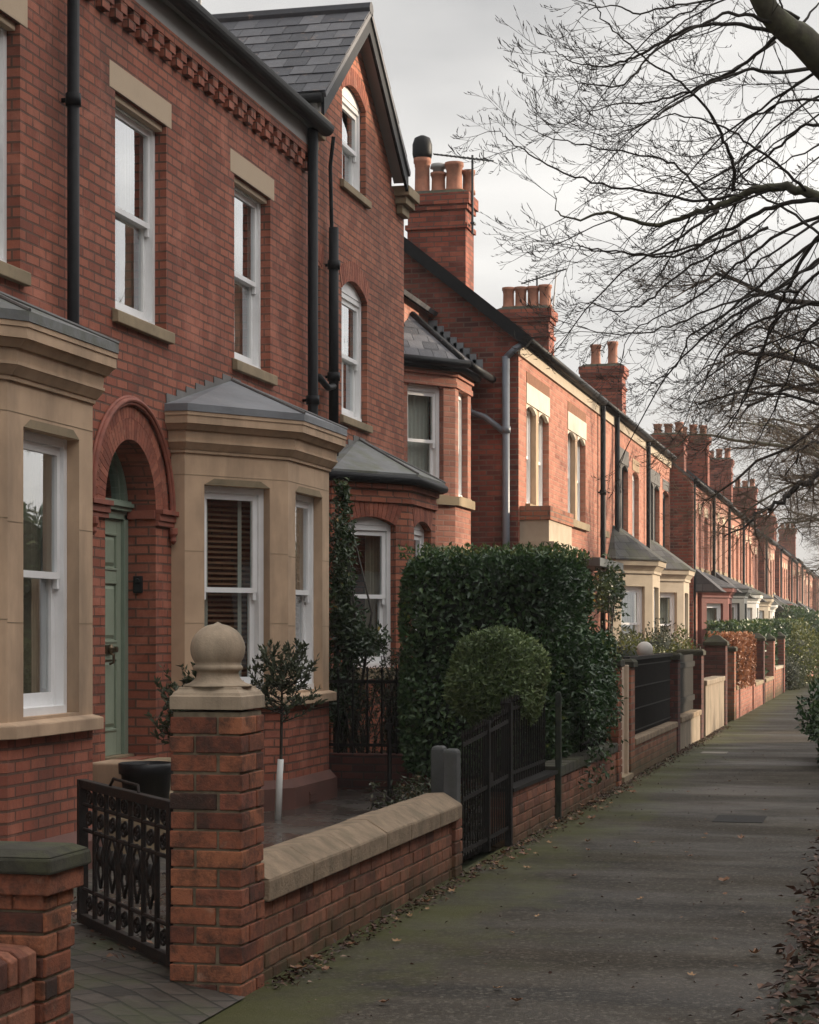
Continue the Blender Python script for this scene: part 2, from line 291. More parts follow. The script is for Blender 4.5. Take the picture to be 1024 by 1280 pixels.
# ------------------------------------------------------------------ mesh builder
class MB:
    def __init__(s): s.v = []; s.f = []; s.r = []; s.m = []
    def add(s, vs, fs, rnd=None, mi=0):
        o = len(s.v); s.v += [tuple(v) for v in vs]
        rr = R.random() if rnd is None else rnd
        for f in fs:
            s.f.append(tuple(i + o for i in f)); s.r.append(rr); s.m.append(mi)
    def box(s, x0, x1, y0, y1, z0, z1, rnd=None, mi=0):
        v = [(x, y, z) for z in (z0, z1) for y in (y0, y1) for x in (x0, x1)]
        s.add(v, [(0, 2, 3, 1), (4, 5, 7, 6), (0, 1, 5, 4), (2, 6, 7, 3), (0, 4, 6, 2), (1, 3, 7, 5)], rnd, mi)
    def obox(s, o, a, b, c, rnd=None, mi=0):      # corner o and three edge vectors
        o, a, b, c = map(Vector, (o, a, b, c))
        v = [o + a * i + b * j + c * k for k in (0, 1) for j in (0, 1) for i in (0, 1)]
        fs = [(0, 2, 3, 1), (4, 5, 7, 6), (0, 1, 5, 4), (2, 6, 7, 3), (0, 4, 6, 2), (1, 3, 7, 5)]
        if a.cross(b).dot(c) < 0: fs = [f[::-1] for f in fs]
        s.add(v, fs, rnd, mi)
    def loft(s, pa, pb, cap=True, rnd=None, mi=0):  # closed outlines pa (bottom) and pb (top), same count, anticlockwise from above
        n = len(pa); v = list(pa) + list(pb)
        fs = [(i, (i + 1) % n, n + (i + 1) % n, n + i) for i in range(n)]
        if cap: fs += [tuple(range(n))[::-1], tuple(range(n, 2 * n))]
        s.add(v, fs, rnd, mi)
    def prism(s, plan, z0, z1, rnd=None, mi=0):
        s.loft([(x, y, z0) for x, y in plan], [(x, y, z1) for x, y in plan], True, rnd, mi)
    def tube(s, pts, rad, n=8, cap=True, rnd=None, mi=0):
        pts = [Vector(p) for p in pts]
        if not hasattr(rad, '__len__'): rad = [rad] * len(pts)
        rings = []; prev = None
        for i, p in enumerate(pts):
            t = (pts[min(i + 1, len(pts) - 1)] - pts[max(i - 1, 0)])
            t = t.normalized() if t.length > 1e-9 else Vector((0, 0, 1))
            if prev is None:
                a = Vector((0, 0, 1)) if abs(t.z) < .9 else Vector((1, 0, 0))
                prev = t.cross(a).normalized()
            u = (prev - t * prev.dot(t)); u = u.normalized() if u.length > 1e-6 else t.orthogonal().normalized()
            prev = u; w = t.cross(u)
            rings.append([p + (u * math.cos(2 * PI * k / n) + w * math.sin(2 * PI * k / n)) * rad[i] for k in range(n)])
        vs = [q for r_ in rings for q in r_]; fs = []
        for i in range(len(pts) - 1):
            for k in range(n):
                a = i * n + k; b = i * n + (k + 1) % n
                fs.append((a, b, b + n, a + n))
        if cap: fs += [tuple(range(n))[::-1], tuple(range((len(pts) - 1) * n, len(pts) * n))]
        s.add(vs, fs, rnd, mi)
    def lathe(s, c, prof, n=24, rnd=None, mi=0, square=False):
        c = Vector(c); vs = []; fs = []
        for (r_, z) in prof:
            for k in range(n):
                a = 2 * PI * (k + .5 * (n == 4)) / n
                rr = r_ * (math.sqrt(2) if n == 4 else 1)
                vs.append(c + Vector((rr * math.cos(a), rr * math.sin(a), z)))
        for i in range(len(prof) - 1):
            for k in range(n):
                a = i * n + k; b = i * n + (k + 1) % n
                fs.append((a, b, b + n, a + n))
        fs += [tuple(range(n))[::-1], tuple(range((len(prof) - 1) * n, len(prof) * n))]
        s.add(vs, fs, rnd, mi)
    def quad(s, pts, rnd=None, mi=0): s.add(pts, [tuple(range(len(pts)))], rnd, mi)
    def panel(s, O, t, n, outer, holes=(), reveal=.1, mi=0):   # a wall sheet with openings and their reveals
        O, t, n = Vector(O), Vector(t), Vector(n); Z = Vector((0, 0, 1))
        loops = [outer] + list(holes)
        P = [[Vector((a, z, 0)) for a, z in l_] for l_ in loops]
        tris = tessellate_polygon(P)
        flat = [p for l_ in P for p in l_]
        vs = [O + t * p.x + Z * p.y for p in flat]
        fs = []
        for f in tris:
            nn = (vs[f[1]] - vs[f[0]]).cross(vs[f[2]] - vs[f[0]])
            if nn.length < 1e-9: continue
            fs.append(tuple(f) if nn.dot(n) > 0 else tuple(f)[::-1])
        s.add(vs, fs, .5, mi)
        if reveal:
            for h in holes:
                k = len(h); area = sum(h[i][0] * h[(i + 1) % k][1] - h[(i + 1) % k][0] * h[i][1] for i in range(k))
                hh = h if area > 0 else h[::-1]
                flip = t.cross(Z).dot(n) < 0
                for i in range(k):
                    (a0, z0), (a1, z1) = hh[i], hh[(i + 1) % k]
                    p, q = O + t * a0 + Z * z0, O + t * a1 + Z * z1
                    fq = [p, q, q - n * reveal, p - n * reveal]
                    s.quad(fq if flip else fq[::-1], .5, mi)
    def build(s, name, mat, parent=None, smooth=False, bevel=0, base=None, merge=False):
        me = bpy.data.meshes.new(name)
        b = Vector(base) if base is not None else (parent_base(parent) if parent else Vector((0, 0, 0)))
        V = np.array(s.v, dtype=np.float64).reshape(-1, 3)
        me.from_pydata((V - np.array(b)).tolist(), [], s.f)
        for m in (mat if isinstance(mat, (list, tuple)) else [mat]): me.materials.append(m)
        nF = len(me.polygons)
        if nF == len(s.r):
            at_ = me.attributes.new('rnd', 'FLOAT', 'FACE'); at_.data.foreach_set('value', np.array(s.r, dtype=np.float32))
            me.polygons.foreach_set('material_index', np.array(s.m, dtype=np.int32))
        # planar UVs in metres
        nl = len(me.loops); nrm = np.zeros(nF * 3, dtype=np.float32); me.polygons.foreach_get('normal', nrm); nrm = nrm.reshape(-1, 3)
        lt = np.zeros(nF, dtype=np.int32); me.polygons.foreach_get('loop_total', lt)
        li = np.zeros(nl, dtype=np.int32); me.loops.foreach_get('vertex_index', li)
        N = np.repeat(nrm, lt, axis=0).astype(np.float64); P = V[li]
        t = np.stack([-N[:, 1], N[:, 0], np.zeros(nl)], 1); ln = np.linalg.norm(t, axis=1)
        flat = ln < .2; t[flat] = (1, 0, 0); ln[flat] = 1; t /= ln[:, None]
        bt = np.cross(N, t); bt[flat] = (0, 1, 0)
        uv = np.stack([(P * t).sum(1), (P * bt).sum(1)], 1).astype(np.float32)
        ul = me.uv_layers.new(name='UVMap'); ul.data.foreach_set('uv', uv.ravel())
        if smooth: me.polygons.foreach_set('use_smooth', np.ones(nF, dtype=bool))
        me.update()
        o = bpy.data.objects.new(name, me); COL.objects.link(o)
        if parent: o.parent = parent
        else: o.location = b
        o['_b'] = tuple(b)
        if bevel:
            mo = o.modifiers.new('edge', 'BEVEL'); mo.width = bevel; mo.segments = 2; mo.limit_method = 'ANGLE'; mo.angle_limit = .6
        return o
def parent_base(o):
    return Vector(o['_b'])
def thing(name, label, cat, base, group=None):
    o = bpy.data.objects.new(name, None); COL.objects.link(o); o.location = base; o['_b'] = tuple(base)
    o.empty_display_size = .3
    return tag(o, label, cat, group)
def tag(o, label, cat, group=None, kind=None):
    if label: o['label'] = label
    if cat: o['category'] = cat
    if group: o['group'] = group
    if kind: o['kind'] = kind
    return o
def struct(o): o['kind'] = 'structure'; return o
def kids(o): return [c for c in bpy.data.objects if c.parent == o]
KID = {}
def copy_tree(o, dx, parent=None):
    c = o.copy(); COL.objects.link(c)
    if parent: c.parent = parent
    else: c.location = o.location + Vector(dx)
    c['_b'] = tuple(Vector(o['_b']) + Vector(dx))
    for ch in o.children: copy_tree(ch, dx, c)
    return c

def rect(a0, a1, z0, z1): return [(a0, z0), (a1, z0), (a1, z1), (a0, z1)]
def arch(a0, a1, z0, zs, rise, n=14):           # opening with an arched head: springing zs, crown zs + rise
    w = (a1 - a0) / 2; c = (a0 + a1) / 2
    if rise >= w - 1e-6: r_, cz = w, zs
    else: r_ = (w * w + rise * rise) / (2 * rise); cz = zs + rise - r_
    th = math.asin(min(1, w / r_)); out = [(a0, z0), (a1, z0)]
    for i in range(n + 1):
        a = th - 2 * th * i / n
        out.append((c + r_ * math.sin(a), cz + r_ * math.cos(a)))
    return out
def arch_ring(mb, O, t, n, a0, a1, zs, rise, thick, d0, d1, nb, gap=.004, span=None):   # voussoirs as real wedges
    O, t, n = Vector(O), Vector(t), Vector(n); Z = Vector((0, 0, 1))
    w = (a1 - a0) / 2; c = (a0 + a1) / 2
    if rise >= w - 1e-6: r_, cz = w, zs
    else: r_ = (w * w + rise * rise) / (2 * rise); cz = zs + rise - r_
    th = math.asin(min(1, w / r_))
    for i in range(nb):
        x0 = -th + 2 * th * i / nb + gap / r_; x1 = -th + 2 * th * (i + 1) / nb - gap / r_
        v = []
        for dd in (d0, d1):
            for (rr, aa) in ((r_, x0), (r_, x1), (r_ + thick, x1), (r_ + thick, x0)):
                v.append(O + t * (c + rr * math.sin(aa)) + Z * (cz + rr * math.cos(aa)) + n * dd)
        fs = [(0, 1, 2, 3), (7, 6, 5, 4), (0, 4, 5, 1), (1, 5, 6, 2), (2, 6, 7, 3), (3, 7, 4, 0)]
        if (v[1] - v[0]).cross(v[3] - v[0]).dot(n) > 0: fs = [f[::-1] for f in fs]
        mb.add(v, fs)

# ------------------------------------------------------------------ sash window (a part of its house) with its own sub-parts
def sash(root, O, t, n, a0, a1, z0, z1, recess=.10, rise=0.0, inside='dark', bar=0, fm='white', sill=None, lintel=None, detail=True, mid=.5, head=True):
    """O is a point of the wall plane at z = 0; a runs along t, the frame sits `recess` behind the wall face."""
    O, t, n = Vector(O), Vector(t), Vector(n); Z = Vector((0, 0, 1))
    fr = MB()
    def bx(mb, A0, A1, Z0, Z1, D0, D1, **k): mb.obox(O + t * A0 + Z * Z0 - n * D0, t * (A1 - A0), Z * (Z1 - Z0), -n * (D1 - D0), **k)
    d = recess; zt = z1 - rise
    j = .055
    bx(fr, a0 + .002, a0 + j, z0, zt, d, d + .12); bx(fr, a1 - j, a1 - .002, z0, zt, d, d + .12)
    bx(fr, a0 + j, a1 - j, zt - .055, zt, d + .003, d + .12); bx(fr, a0 + j, a1 - j, z0, z0 + .05, d - .02, d + .12)
    if rise:
        pl = arch(a0 + .003, a1 - .003, zt + .001, zt + .002, rise - .003, 10)
        P = [O + t * a + Z * z - n * (d - .005) for a, z in pl]; Q = [p - n * .1 for p in P]
        k = len(P); fs = [tuple(range(k)), tuple(range(k, 2 * k))[::-1]] + [(i, i + k, (i + 1) % k + k, (i + 1) % k) for i in range(k)]
        if t.cross(Z).dot(n) < 0: fs = [f[::-1] for f in fs]
        fr.add(P + Q, fs)
    zm = z0 + (zt - z0) * mid
    b0, b1 = a0 + j, a1 - j; s_ = .048
    # upper sash (outer), lower sash (inner)
    for (A0, A1) in ((b0, b0 + s_), (b1 - s_, b1)):
        bx(fr, A0, A1, zm - .02, zt - .055, d + .025, d + .062)
        bx(fr, A0, A1, z0 + .05, zm + .02, d + .066, d + .105)
        if detail:
            bx(fr, A0 + .006, A1 - .006, zm - .085, zm - .021, d + .028, d + .060)
    bx(fr, b0 + s_, b1 - s_, zt - .11, zt - .055, d + .026, d + .061); bx(fr, b0 + s_, b1 - s_, zm - .022, zm + .022, d + .023, d + .0655)
    bx(fr, b0 + s_, b1 - s_, z0 + .05, z0 + .135, d + .067, d + .104); bx(fr, b0 + s_, b1 - s_, zm - .02, zm + .02, d + .0665, d + .104)
    if bar:
        c = (b0 + b1) / 2; bx(fr, c - .014, c + .014, z0 + .136, zm - .021, d + .07, d + .1)
        if bar > 1: bx(fr, c - .014, c + .014, zm + .023, zt - .111, d + .03, d + .058)
    w = fr.build('window', M[fm], root)
    pn = MB()
    bx(pn, b0 + s_ - .004, b1 - s_ + .004, zm + .018, zt - .106, d + .042, d + .047)
    bx(pn, b0 + s_ - .004, b1 - s_ + .004, z0 + .130, zm - .018, d + .084, d + .089)
    pn.build('pane', M['glass'], w)
    di = d + .2
    def cloth(A0, A1, Z0, Z1, depth, amp, nper):
        mb = MB(); k = max(8, int(nper * 8)); ph = R.random() * 6
        top = []; bot = []
        for i in range(k + 1):
            a = A0 + (A1 - A0) * i / k
            o = amp * math.sin(2 * PI * nper * i / k + ph) + amp * .4 * math.sin(5.3 * i / k * nper + ph)
            top.append(O + t * a + Z * Z1 - n * (depth + o * .6)); bot.append(O + t * a + Z * Z0 - n * (depth + o))
        for i in range(k): mb.quad([bot[i], bot[i + 1], top[i + 1], top[i]])
        return mb
    if inside == 'net': cloth(a0 + .01, a1 - .01, z0 + .05, zt, di, .02, 9).build('net_curtain', M['curtain'], w, True)
    elif inside == 'halfnet':
        cloth(a0 + .01, a1 - .01, z0 + .05, zm, di, .015, 9).build('net_curtain', M['curtain'], w, True)
    elif inside == 'drapes':
        cw = (a1 - a0) * .24
        cloth(a0 - .02, a0 + cw, z0, zt, di, .03, 4).build('curtain', M['drape'], w, True)
        cloth(a1 - cw, a1 + .02, z0, zt, di, .03, 4).build('curtain', M['drape'], w, True)
    elif inside == 'blind':
        mb = MB(); z = z0 + .06
        while z < zt - .03:
            mb.obox(O + t * (a0 + .01) + Z * z - n * (di - .06), t * (a1 - a0 - .02), -n * .036 + Z * .022, Z * .003 + n * .002); z += .046
        mb.build('blind', M['blind'], w)
        mb = MB()
        for q in (.24, .76):
            c = a0 + (a1 - a0) * q; bx(mb, c - .02, c + .02, z0 + .05, zt, di - .072, di - .069)
        mb.build('blind_tape', M['tape'], w)
    if sill:
        mb = MB(); h, pr, ov, sm = sill
        P0 = O + t * (a0 - ov) + Z * (z0 - h)
        L = t * (a1 - a0 + 2 * ov)
        pts = [(-.02 if False else 0.002, 0), (pr, 0), (pr, h * .8), (0.002, h)]
        A = [P0 + n * p + Z * q for p, q in pts]; B = [p + L for p in A]
        mb.add(A + B, [(3, 2, 1, 0), (4, 5, 6, 7)] + [(i, (i + 1) % 4, (i + 1) % 4 + 4, i + 4) for i in range(4)])
        bx(mb, a0 + .001, a1 - .001, z0 - h * .5, z0 + .002, 0, d + .02)
        mb.build('sill', M[sm], w, bevel=.006)
    if lintel:
        h, ov, pr, lm = lintel; mb = MB()
        bx(mb, a0 - ov, a1 + ov, z1 + .0, z1 + h, -pr, .02)
        ch = .05
        v = [O + t * a + Z * zz - n * dd for (a, zz) in ((a0 + .001, z1 - .002), (a1 - .001, z1 - .002), (a1 - .001, z1 + .002), (a0 + .001, z1 + .002)) for dd in (0, d)]
        bx(mb, a0 + .001, a1 - .001, z1 - .05, z1 - .001, .035, d - .004)
        mb.build('lintel', M[lm], w, bevel=.005)
    return w

def offset_plan(pts, o):
    """open polyline pts (plan) pushed outward (towards +x) by o with mitres; ends slide along the wall"""
    n = len(pts); out = []
    nr = []
    for i in range(n - 1):
        dx, dy = pts[i + 1][0] - pts[i][0], pts[i + 1][1] - pts[i][1]; l = math.hypot(dx, dy); nr.append((dy / l, -dx / l))
    for i in range(n):
        if i == 0: a = nr[0]; out.append((pts[0][0], pts[0][1] - o))
        elif i == n - 1: out.append((pts[-1][0], pts[-1][1] + o))
        else:
            a, b = nr[i - 1], nr[i]; k = 1 + a[0] * b[0] + a[1] * b[1]
            out.append((pts[i][0] + o * (a[0] + b[0]) / k, pts[i][1] + o * (a[1] + b[1]) / k))
    return out
def stepped_flashing(mb, X, y0, z0, y1, z1, k):
    """little lead steps on the wall above a roof edge from (y0,z0) to (y1,z1)"""
    for i in range(k):
        ya = y0 + (y1 - y0) * i / k; yb = y0 + (y1 - y0) * (i + 1) / k
        za = z0 + (z1 - z0) * i / k; zb = z0 + (z1 - z0) * (i + 1) / k; zt = max(za, zb) + .035
        mb.add([(X, ya, za - .03), (X, yb, zb - .03), (X, yb, zt), (X, ya, zt), (X + .006, ya, za - .03), (X + .006, yb, zb - .03), (X + .006, yb, zt), (X + .006, ya, zt)],
               [(0, 1, 2, 3), (4, 7, 6, 5), (0, 4, 5, 1), (1, 5, 6, 2), (2, 6, 7, 3), (3, 7, 4, 0)])

def bay(root, Xw, Y0, wm, lower, zs, z_sill, z_head, z_top, roof_z, insides, roofmat, front=1.31, cant=.91, stub=.12, depth=.75, plinth=.3, style='stone', wina=(.70, .86), rise=0, z_base=-.05, bar=0, apex=None, gutter=None, far=True, fm='white'):
    XA = Xw + stub; XF = Xw + depth
    plan = [(Xw, Y0), (XA, Y0), (XF, Y0 + cant), (XF, Y0 + cant + front), (XA, Y0 + 2 * cant + front), (Xw, Y0 + 2 * cant + front)]
    Y1 = plan[-1][1]; mats = [wm, lower]
    body = MB()
    wins = []
    for i in range(5):
        p, q = Vector((*plan[i], 0)), Vector((*plan[i + 1], 0)); L = (q - p).length; t = (q - p) / L; n = Vector((t.y, -t.x, 0))
        holes = []
        if 1 <= i <= 3:
            ww = wina[0] if i != 2 else wina[1]
            c = L / 2; a0, a1 = c - ww / 2, c + ww / 2
            holes = [arch(a0, a1, z_sill, z_head - rise, rise, 10) if rise else rect(a0, a1, z_sill, z_head)]
            wins.append((p, t, n, a0, a1, i))
        body.panel(p, t, n, rect(0, L, z_sill - .10 if style == 'stone' else z_base, z_top), holes, .13, 0)
        if style == 'stone': body.panel(p, t, n, rect(0, L, z_base, z_sill - .10), (), 0, 1)
    b = body.build('bay', mats, root)
    if style == 'stone':
        mb = MB(); o = offset_plan(plan, .07); o2 = offset_plan(plan, .05)
        mb.loft([(x, y, z_sill - .12) for x, y in o], [(x, y, z_sill - .04) for x, y in o], True); 
        mb.loft([(x, y, z_sill - .0395) for x, y in o], [(x, y, z_sill + .002) for x, y in offset_plan(plan, -.08)], True)
        mb.build('sill_band', M['stone'], b, bevel=.006)
        # masonry joints and stop chamfers are cut as thin proud stones round each opening
        mb = MB()
        for (p, t, n, a0, a1, i) in wins:
            Z = Vector((0, 0, 1))
            cz = z_head
            v = [p + t * (a0 + .10) + Z * (cz + .055) + n * .002, p + t * (a1 - .10) + Z * (cz + .055) + n * .002, p + t * (a1 + .0) + Z * cz + n * .002, p + t * (a0 - .0) + Z * cz + n * .002,
                 p + t * (a0 + .10) + Z * (cz + .004) - n * .12, p + t * (a1 - .10) + Z * (cz + .004) - n * .12]
            mb.add(v, [(0, 1, 2, 3)[::-1], (3, 2, 5, 4)[::-1]])
        mb.build('head_chamfer', M['stone_d'], b)
        # cornice: necking, coved band, top slab
        mb = MB()
        def st(o0, z0_, o1, z1_): mb.loft([(x, y, z0_) for x, y in offset_plan(plan, o0)], [(x, y, z1_) for x, y in offset_plan(plan, o1)], True)
        h = z_top
        st(.018, h - .30, .022, h - .272); st(.03, h - .2715, .075, h - .215); st(.078, h - .2145, .078, h - .195); st(.066, h - .1945, .075, h - .115)
        st(.095, h - .1145, .14, h - .065); st(.15, h - .0645, .15, h + .002); st(.158, h + .0025, .158, h + .035)
        mb.build('cornice', M['stone'], b)
        mb = MB()
        o = offset_plan(plan, .0025)
        mb.loft([(x, y, z_head + .075) for x, y in o], [(x, y, z_head + .079) for x, y in o], True)
        for (p, t, n, a0, a1, i) in wins:
            L = (Vector((*plan[i + 1], 0)) - p).length
            for zj in (1.66, 2.27):
                for (u0, u1) in ((.0, a0 - .004), (a1 + .004, L)): mb.obox(p + t * u0 + Vector((0, 0, zj + .02 * (i % 2))) - n * .01, t * (u1 - u0), n * .012, Vector((0, 0, .004)))
        mb.build('stone_joint', M['stone_d'], b)
        zr0 = h + .036; eo = .165
    else:
        mb = MB()
        def st(o0, z0_, o1, z1_): mb.loft([(x, y, z0_) for x, y in offset_plan(plan, o0)], [(x, y, z1_) for x, y in offset_plan(plan, o1)], True)
        st(.03, z_top - .23, .03, z_top - .155); st(.012, z_top - .154, .012, z_top - .085); st(.045, z_top - .084, .045, z_top + .0)
        mb.build('brick_band', lower, b)
        mb = MB()
        mb.tube([(x, y, z_top + .02) for x, y in offset_plan(plan, .1)], .05, 8); mb.build('gutter', M['black'], b, True)
        for (p, t, n, a0, a1, i) in wins:
            mb = MB(); arch_ring(mb, p, t, n, a0, a1, z_head - rise, rise, .22, -.01, .006, 13); mb.build('window_arch', M['vouss'], b)
            mb = MB(); mb.obox(p + t * (a0 - .06) + Vector((0, 0, z_sill - .12)) + n * .05, t * (a1 - a0 + .12), Vector((0, 0, .115)), -n * .16); mb.build('sill', M['stone_d'], b)
        zr0 = z_top + .03; eo = .11
    # hipped roof: eave slab + hips to the apex on the wall
    e = offset_plan(plan, eo); mb = MB()
    ya, yb = apex if apex else ((Y0 + Y1) / 2 - .02, (Y0 + Y1) / 2 + .02)
    mb.loft([(x, y, zr0) for x, y in e], [(x, y, zr0 + .06) for x, y in e], True)
    A, B2 = Vector((Xw + .003, ya, roof_z)), Vector((Xw + .003, yb, roof_z))
    E = [Vector((x, y, zr0 + .0605)) for x, y in e]
    for tri in ((E[0], E[1], A), (E[1], E[2], A), (E[2], E[3], B2, A), (E[3], E[4], B2), (E[4], E[5], B2)): mb.quad(list(tri))
    rf = mb.build('bay_roof', M[roofmat], b)
    mb = MB()
    for q in (E[2] - (A - E[2]) * .0, E[3]):
        tgt = A if q is not E[3] else B2
        mb.tube([q + Vector((0, 0, .006)), tgt + Vector((0.01, 0, .006))], .014, 6)
    if roofmat == 'lead' or roofmat == 'mosslead':
        stepped_flashing(mb, Xw + .004, Y0 - eo + .03, zr0 + .06, ya, roof_z, 7); stepped_flashing(mb, Xw + .004, yb, roof_z, Y1 + eo - .03, zr0 + .06, 7)
    mb.build('flashing', M['flash'], b)
    for k, (p, t, n, a0, a1, i) in enumerate(wins):
        sash(root, p, t, n, a0, a1, z_sill, z_head, .085, rise, insides[k], bar, fm=fm)
    return b

def downpipe(root, X, Y, z0, z1, r=.055, mat='black', top=None, clips=(), name='downpipe'):
    mb = MB()
    pts = [(X, Y, z0), (X, Y, z1 - .25)]
    if top: pts = [(X, Y, z0), (X, Y, z1 - .3), (X + top * .3, Y, z1 - .22), (X + top, Y, z1 - .06), (X + top, Y, z1)]
    else: pts = [(X, Y, z0), (X, Y, z1)]
    mb.tube(pts, r, 12)
    for z in clips: mb.tube([(X, Y, z - .045), (X, Y, z + .045)], r * 1.28, 12); mb.box(X - .12, X, Y - .012, Y + .012, z - .015, z + .015)
    return mb.build(name, M[mat], root, True)
def slates(mb, P, u, v, nu, nv, w, h, th=.011, jit=.012):
    """courses of overlapping slates: P eave corner, u along the eave, v up the slope (unit)"""
    P, u, v = Vector(P), Vector(u), Vector(v); n = u.cross(v).normalized()
    if n.z < 0: n = -n
    for j in range(nv):
        for i in range(-1, nu + 1):
            a0 = i * w + (w / 2 if j % 2 else 0) + .003; a1 = a0 + w - .006
            a0 = max(a0, 0); a1 = min(a1, nu * w)
            if a1 - a0 < .03: continue
            q = P + u * a0 + v * (j * h + (R.random() - .5) * jit) + n * (.012 + R.random() * .004)
            mb.obox(q, u * (a1 - a0), v * (h * 1.25) - n * .012, n * th)
# ================================================================== HOUSES
UY, UX = Vector((0, 1, 0)), Vector((1, 0, 0))
def shell(root, X, Y0, Y1, z_e, pitch, depth, holes, wm, sm=None, rm='slate_row', z0=-.1, reveal=.11, over=.14, y_over=(0, 0), front_outer=None, roof=True):
    Y0 += .002; Y1 -= .002
    sm = sm or wm
    w = MB()
    w.panel((X, 0, 0), UY, UX, front_outer or rect(Y0, Y1, z0, z_e), holes, reveal, 0)
    zr = z_e + math.tan(pitch) * depth / 2
    prof = [(0, z0), (depth, z0), (depth, z_e), (depth / 2, zr), (0, z_e)]
    for Y, n in ((Y0, -UY), (Y1, UY)):
        w.panel((X, Y, 0), -UX, n, prof, (), 0, 1)
    w.panel((X - depth, 0, 0), UY, -UX, rect(Y0, Y1, z0, z_e), (), 0, 1)
    wall = w.build('wall', [M[wm], M[sm]], root)
    rf = None
    if roof:
        r_ = MB(); c, s_ = math.cos(pitch), math.sin(pitch); L = depth / 2 / c
        for sg in (1, -1):
            xe = X if sg > 0 else X - depth
            P = Vector((xe + sg * over * c, Y0 - y_over[0], z_e - over * s_ + .02))
            v = Vector((-sg * c, 0, s_)); u = UY * (Y1 - Y0 + y_over[0] + y_over[1])
            r_.obox(P, u, v * (L + over - .004), Vector((sg * s_, 0, c)) * .06)
        r_.tube([(X - depth / 2, Y0 - y_over[0], zr + .09), (X - depth / 2, Y1 + y_over[1], zr + .09)], .09, 8)
        rf = r_.build('roof', M[rm], root)
    return wall, rf
def chimney(root, x0, x1, y0, y1, zb, zt, pots, mat='brick_chim', aerial=None, potmat='pot', moss=False):
    mb = MB(); mb.box(x0, x1, y0, y1, zb, zt - .52); mb.box(x0 - .03, x1 + .03, y0 - .03, y1 + .03, zt - .519, zt - .45)
    mb.box(x0 + .005, x1 - .005, y0 + .005, y1 - .005, zt - .449, zt - .24)
    mb.box(x0 - .03, x1 + .03, y0 - .03, y1 + .03, zt - .239, zt - .165); mb.box(x0 - .06, x1 + .06, y0 - .06, y1 + .06, zt - .164, zt)
    c = mb.build('chimney', M[mat], root)
    mb = MB(); cx, cy = (x0 + x1) / 2, (y0 + y1) / 2
    mb.loft([(x0 - .055, y0 - .055, zt + .001), (x1 + .055, y0 - .055, zt + .001), (x1 + .055, y1 + .055, zt + .001), (x0 - .055, y1 + .055, zt + .001)],
            [(x0 + .08, y0 + .08, zt + .07), (x1 - .08, y0 + .08, zt + .07), (x1 - .08, y1 - .08, zt + .07), (x0 + .08, y1 - .08, zt + .07)])
    mb.build('flaunching', M['mossstone'], c)
    for (fx, fy, h, r_, kind) in pots:
        mb = MB(); x = x0 + (x1 - x0) * fx; y = y0 + (y1 - y0) * fy
        pr = [(r_ * 1.05, 0), (r_ * 1.05, .05), (r_ * .88, .07), (r_ * .84, h * .75), (r_ * .9, h * .78), (r_ * .9, h * .84), (r_ * 1.02, h * .88), (r_ * 1.02, h), (r_ * .75, h), (r_ * .7, h * .6)]
        mb.lathe((x, y, zt + .05), pr, 16)
        p = mb.build('chimney_pot', M[potmat], root, True)
        if kind == 'cowl':
            mb = MB(); mb.lathe((x, y, zt + .05 + h), [(r_ * 1.05, .001), (r_ * 1.15, .06), (r_ * 1.15, .2), (r_ * .9, .30), (r_ * .3, .34)], 16); mb.build('cowl', M['black'], p, True)
        elif kind == 'cap':
            mb = MB(); mb.lathe((x, y, zt + .05 + h), [(r_ * .7, .001), (r_ * .7, .06), (r_ * 1.05, .07), (r_ * .9, .13), (r_ * .2, .15)], 16); mb.build('cowl', M['fascia'], p, True)
    if aerial:
        ax, ay, az, ln, ang = aerial; mb = MB()
        mb.tube([(ax, ay, zt - .6), (ax, ay, az)], .018, 6)
        d = Vector((math.cos(ang), math.sin(ang), .0)); pd = Vector((-d.y, d.x, 0)); o = Vector((ax, ay, az - .05)); rise = Vector((0, 0, -.22))
        mb.tube([o - d * ln * .65 - rise * ln * .65, o + d * ln * .35 + rise * ln * .35], .014, 5)
        for k in range(12):
            q = o + (d + rise) * (ln * (-.62 + k * .075)); hl = .07 + .006 * k
            mb.tube([q - pd * hl, q + pd * hl], .007, 4)
        q = o + (d + rise) * ln * .3; mb.tube([q - pd * .22 + Vector((0, 0, .1)), q - pd * .22 - Vector((0, 0, .1))], .006, 4); mb.tube([q - pd * .22, q + pd * .22], .007, 4)
        mb.box(ax - .03, ax + .03, ay - .02, ay + .12, zt - .45, zt - .42); mb.build('aerial', M['darkpaint'], root)
    return c

HAZE = .0007
XW, XB = -5.9, -5.15
ZE = 6.9
def eaves(root, Y0, Y1):
    mb = MB(); mb.box(XW + .004, XW + .055, Y0, Y1, 6.635, 6.86); mb.box(XW + .056, XW + .11, Y0, Y1, 6.82, 6.85); mb.build('fascia', M['fascia'], root)
    mb = MB(); n = 10; pts = [(.085 * math.cos(PI + PI * i / n), .085 * math.sin(PI + PI * i / n)) for i in range(n + 1)] + [(.085, .018), (.068, .018), (-.068, .018), (-.085, .018)]
    cx, cz = XW + .185, 6.86
    mb.loft([(cx + a, Y1, cz + b) for a, b in pts][::-1], [(cx + a, Y0, cz + b) for a, b in pts][::-1]); mb.build('gutter', M['black'], root)
    mb = MB(); mb.box(XW + .001, XW + .06, Y0, Y1, 6.548, 6.632)
    y = Y0 + .05; k = 0
    while y < Y1 - .16:
        mb.box(XW + .001, XW + .055, y, y + .15, 6.385, 6.455); mb.box(XW + .001, XW + .058, y + .10, y + .235, 6.4585, 6.5445); y += .272
    mb.build('dentil_course', M['brick'], root, bevel=.004)

SILL = (.115, .055, .07, 'stone_d'); LINT = (.21, .12, .004, 'stone_l')
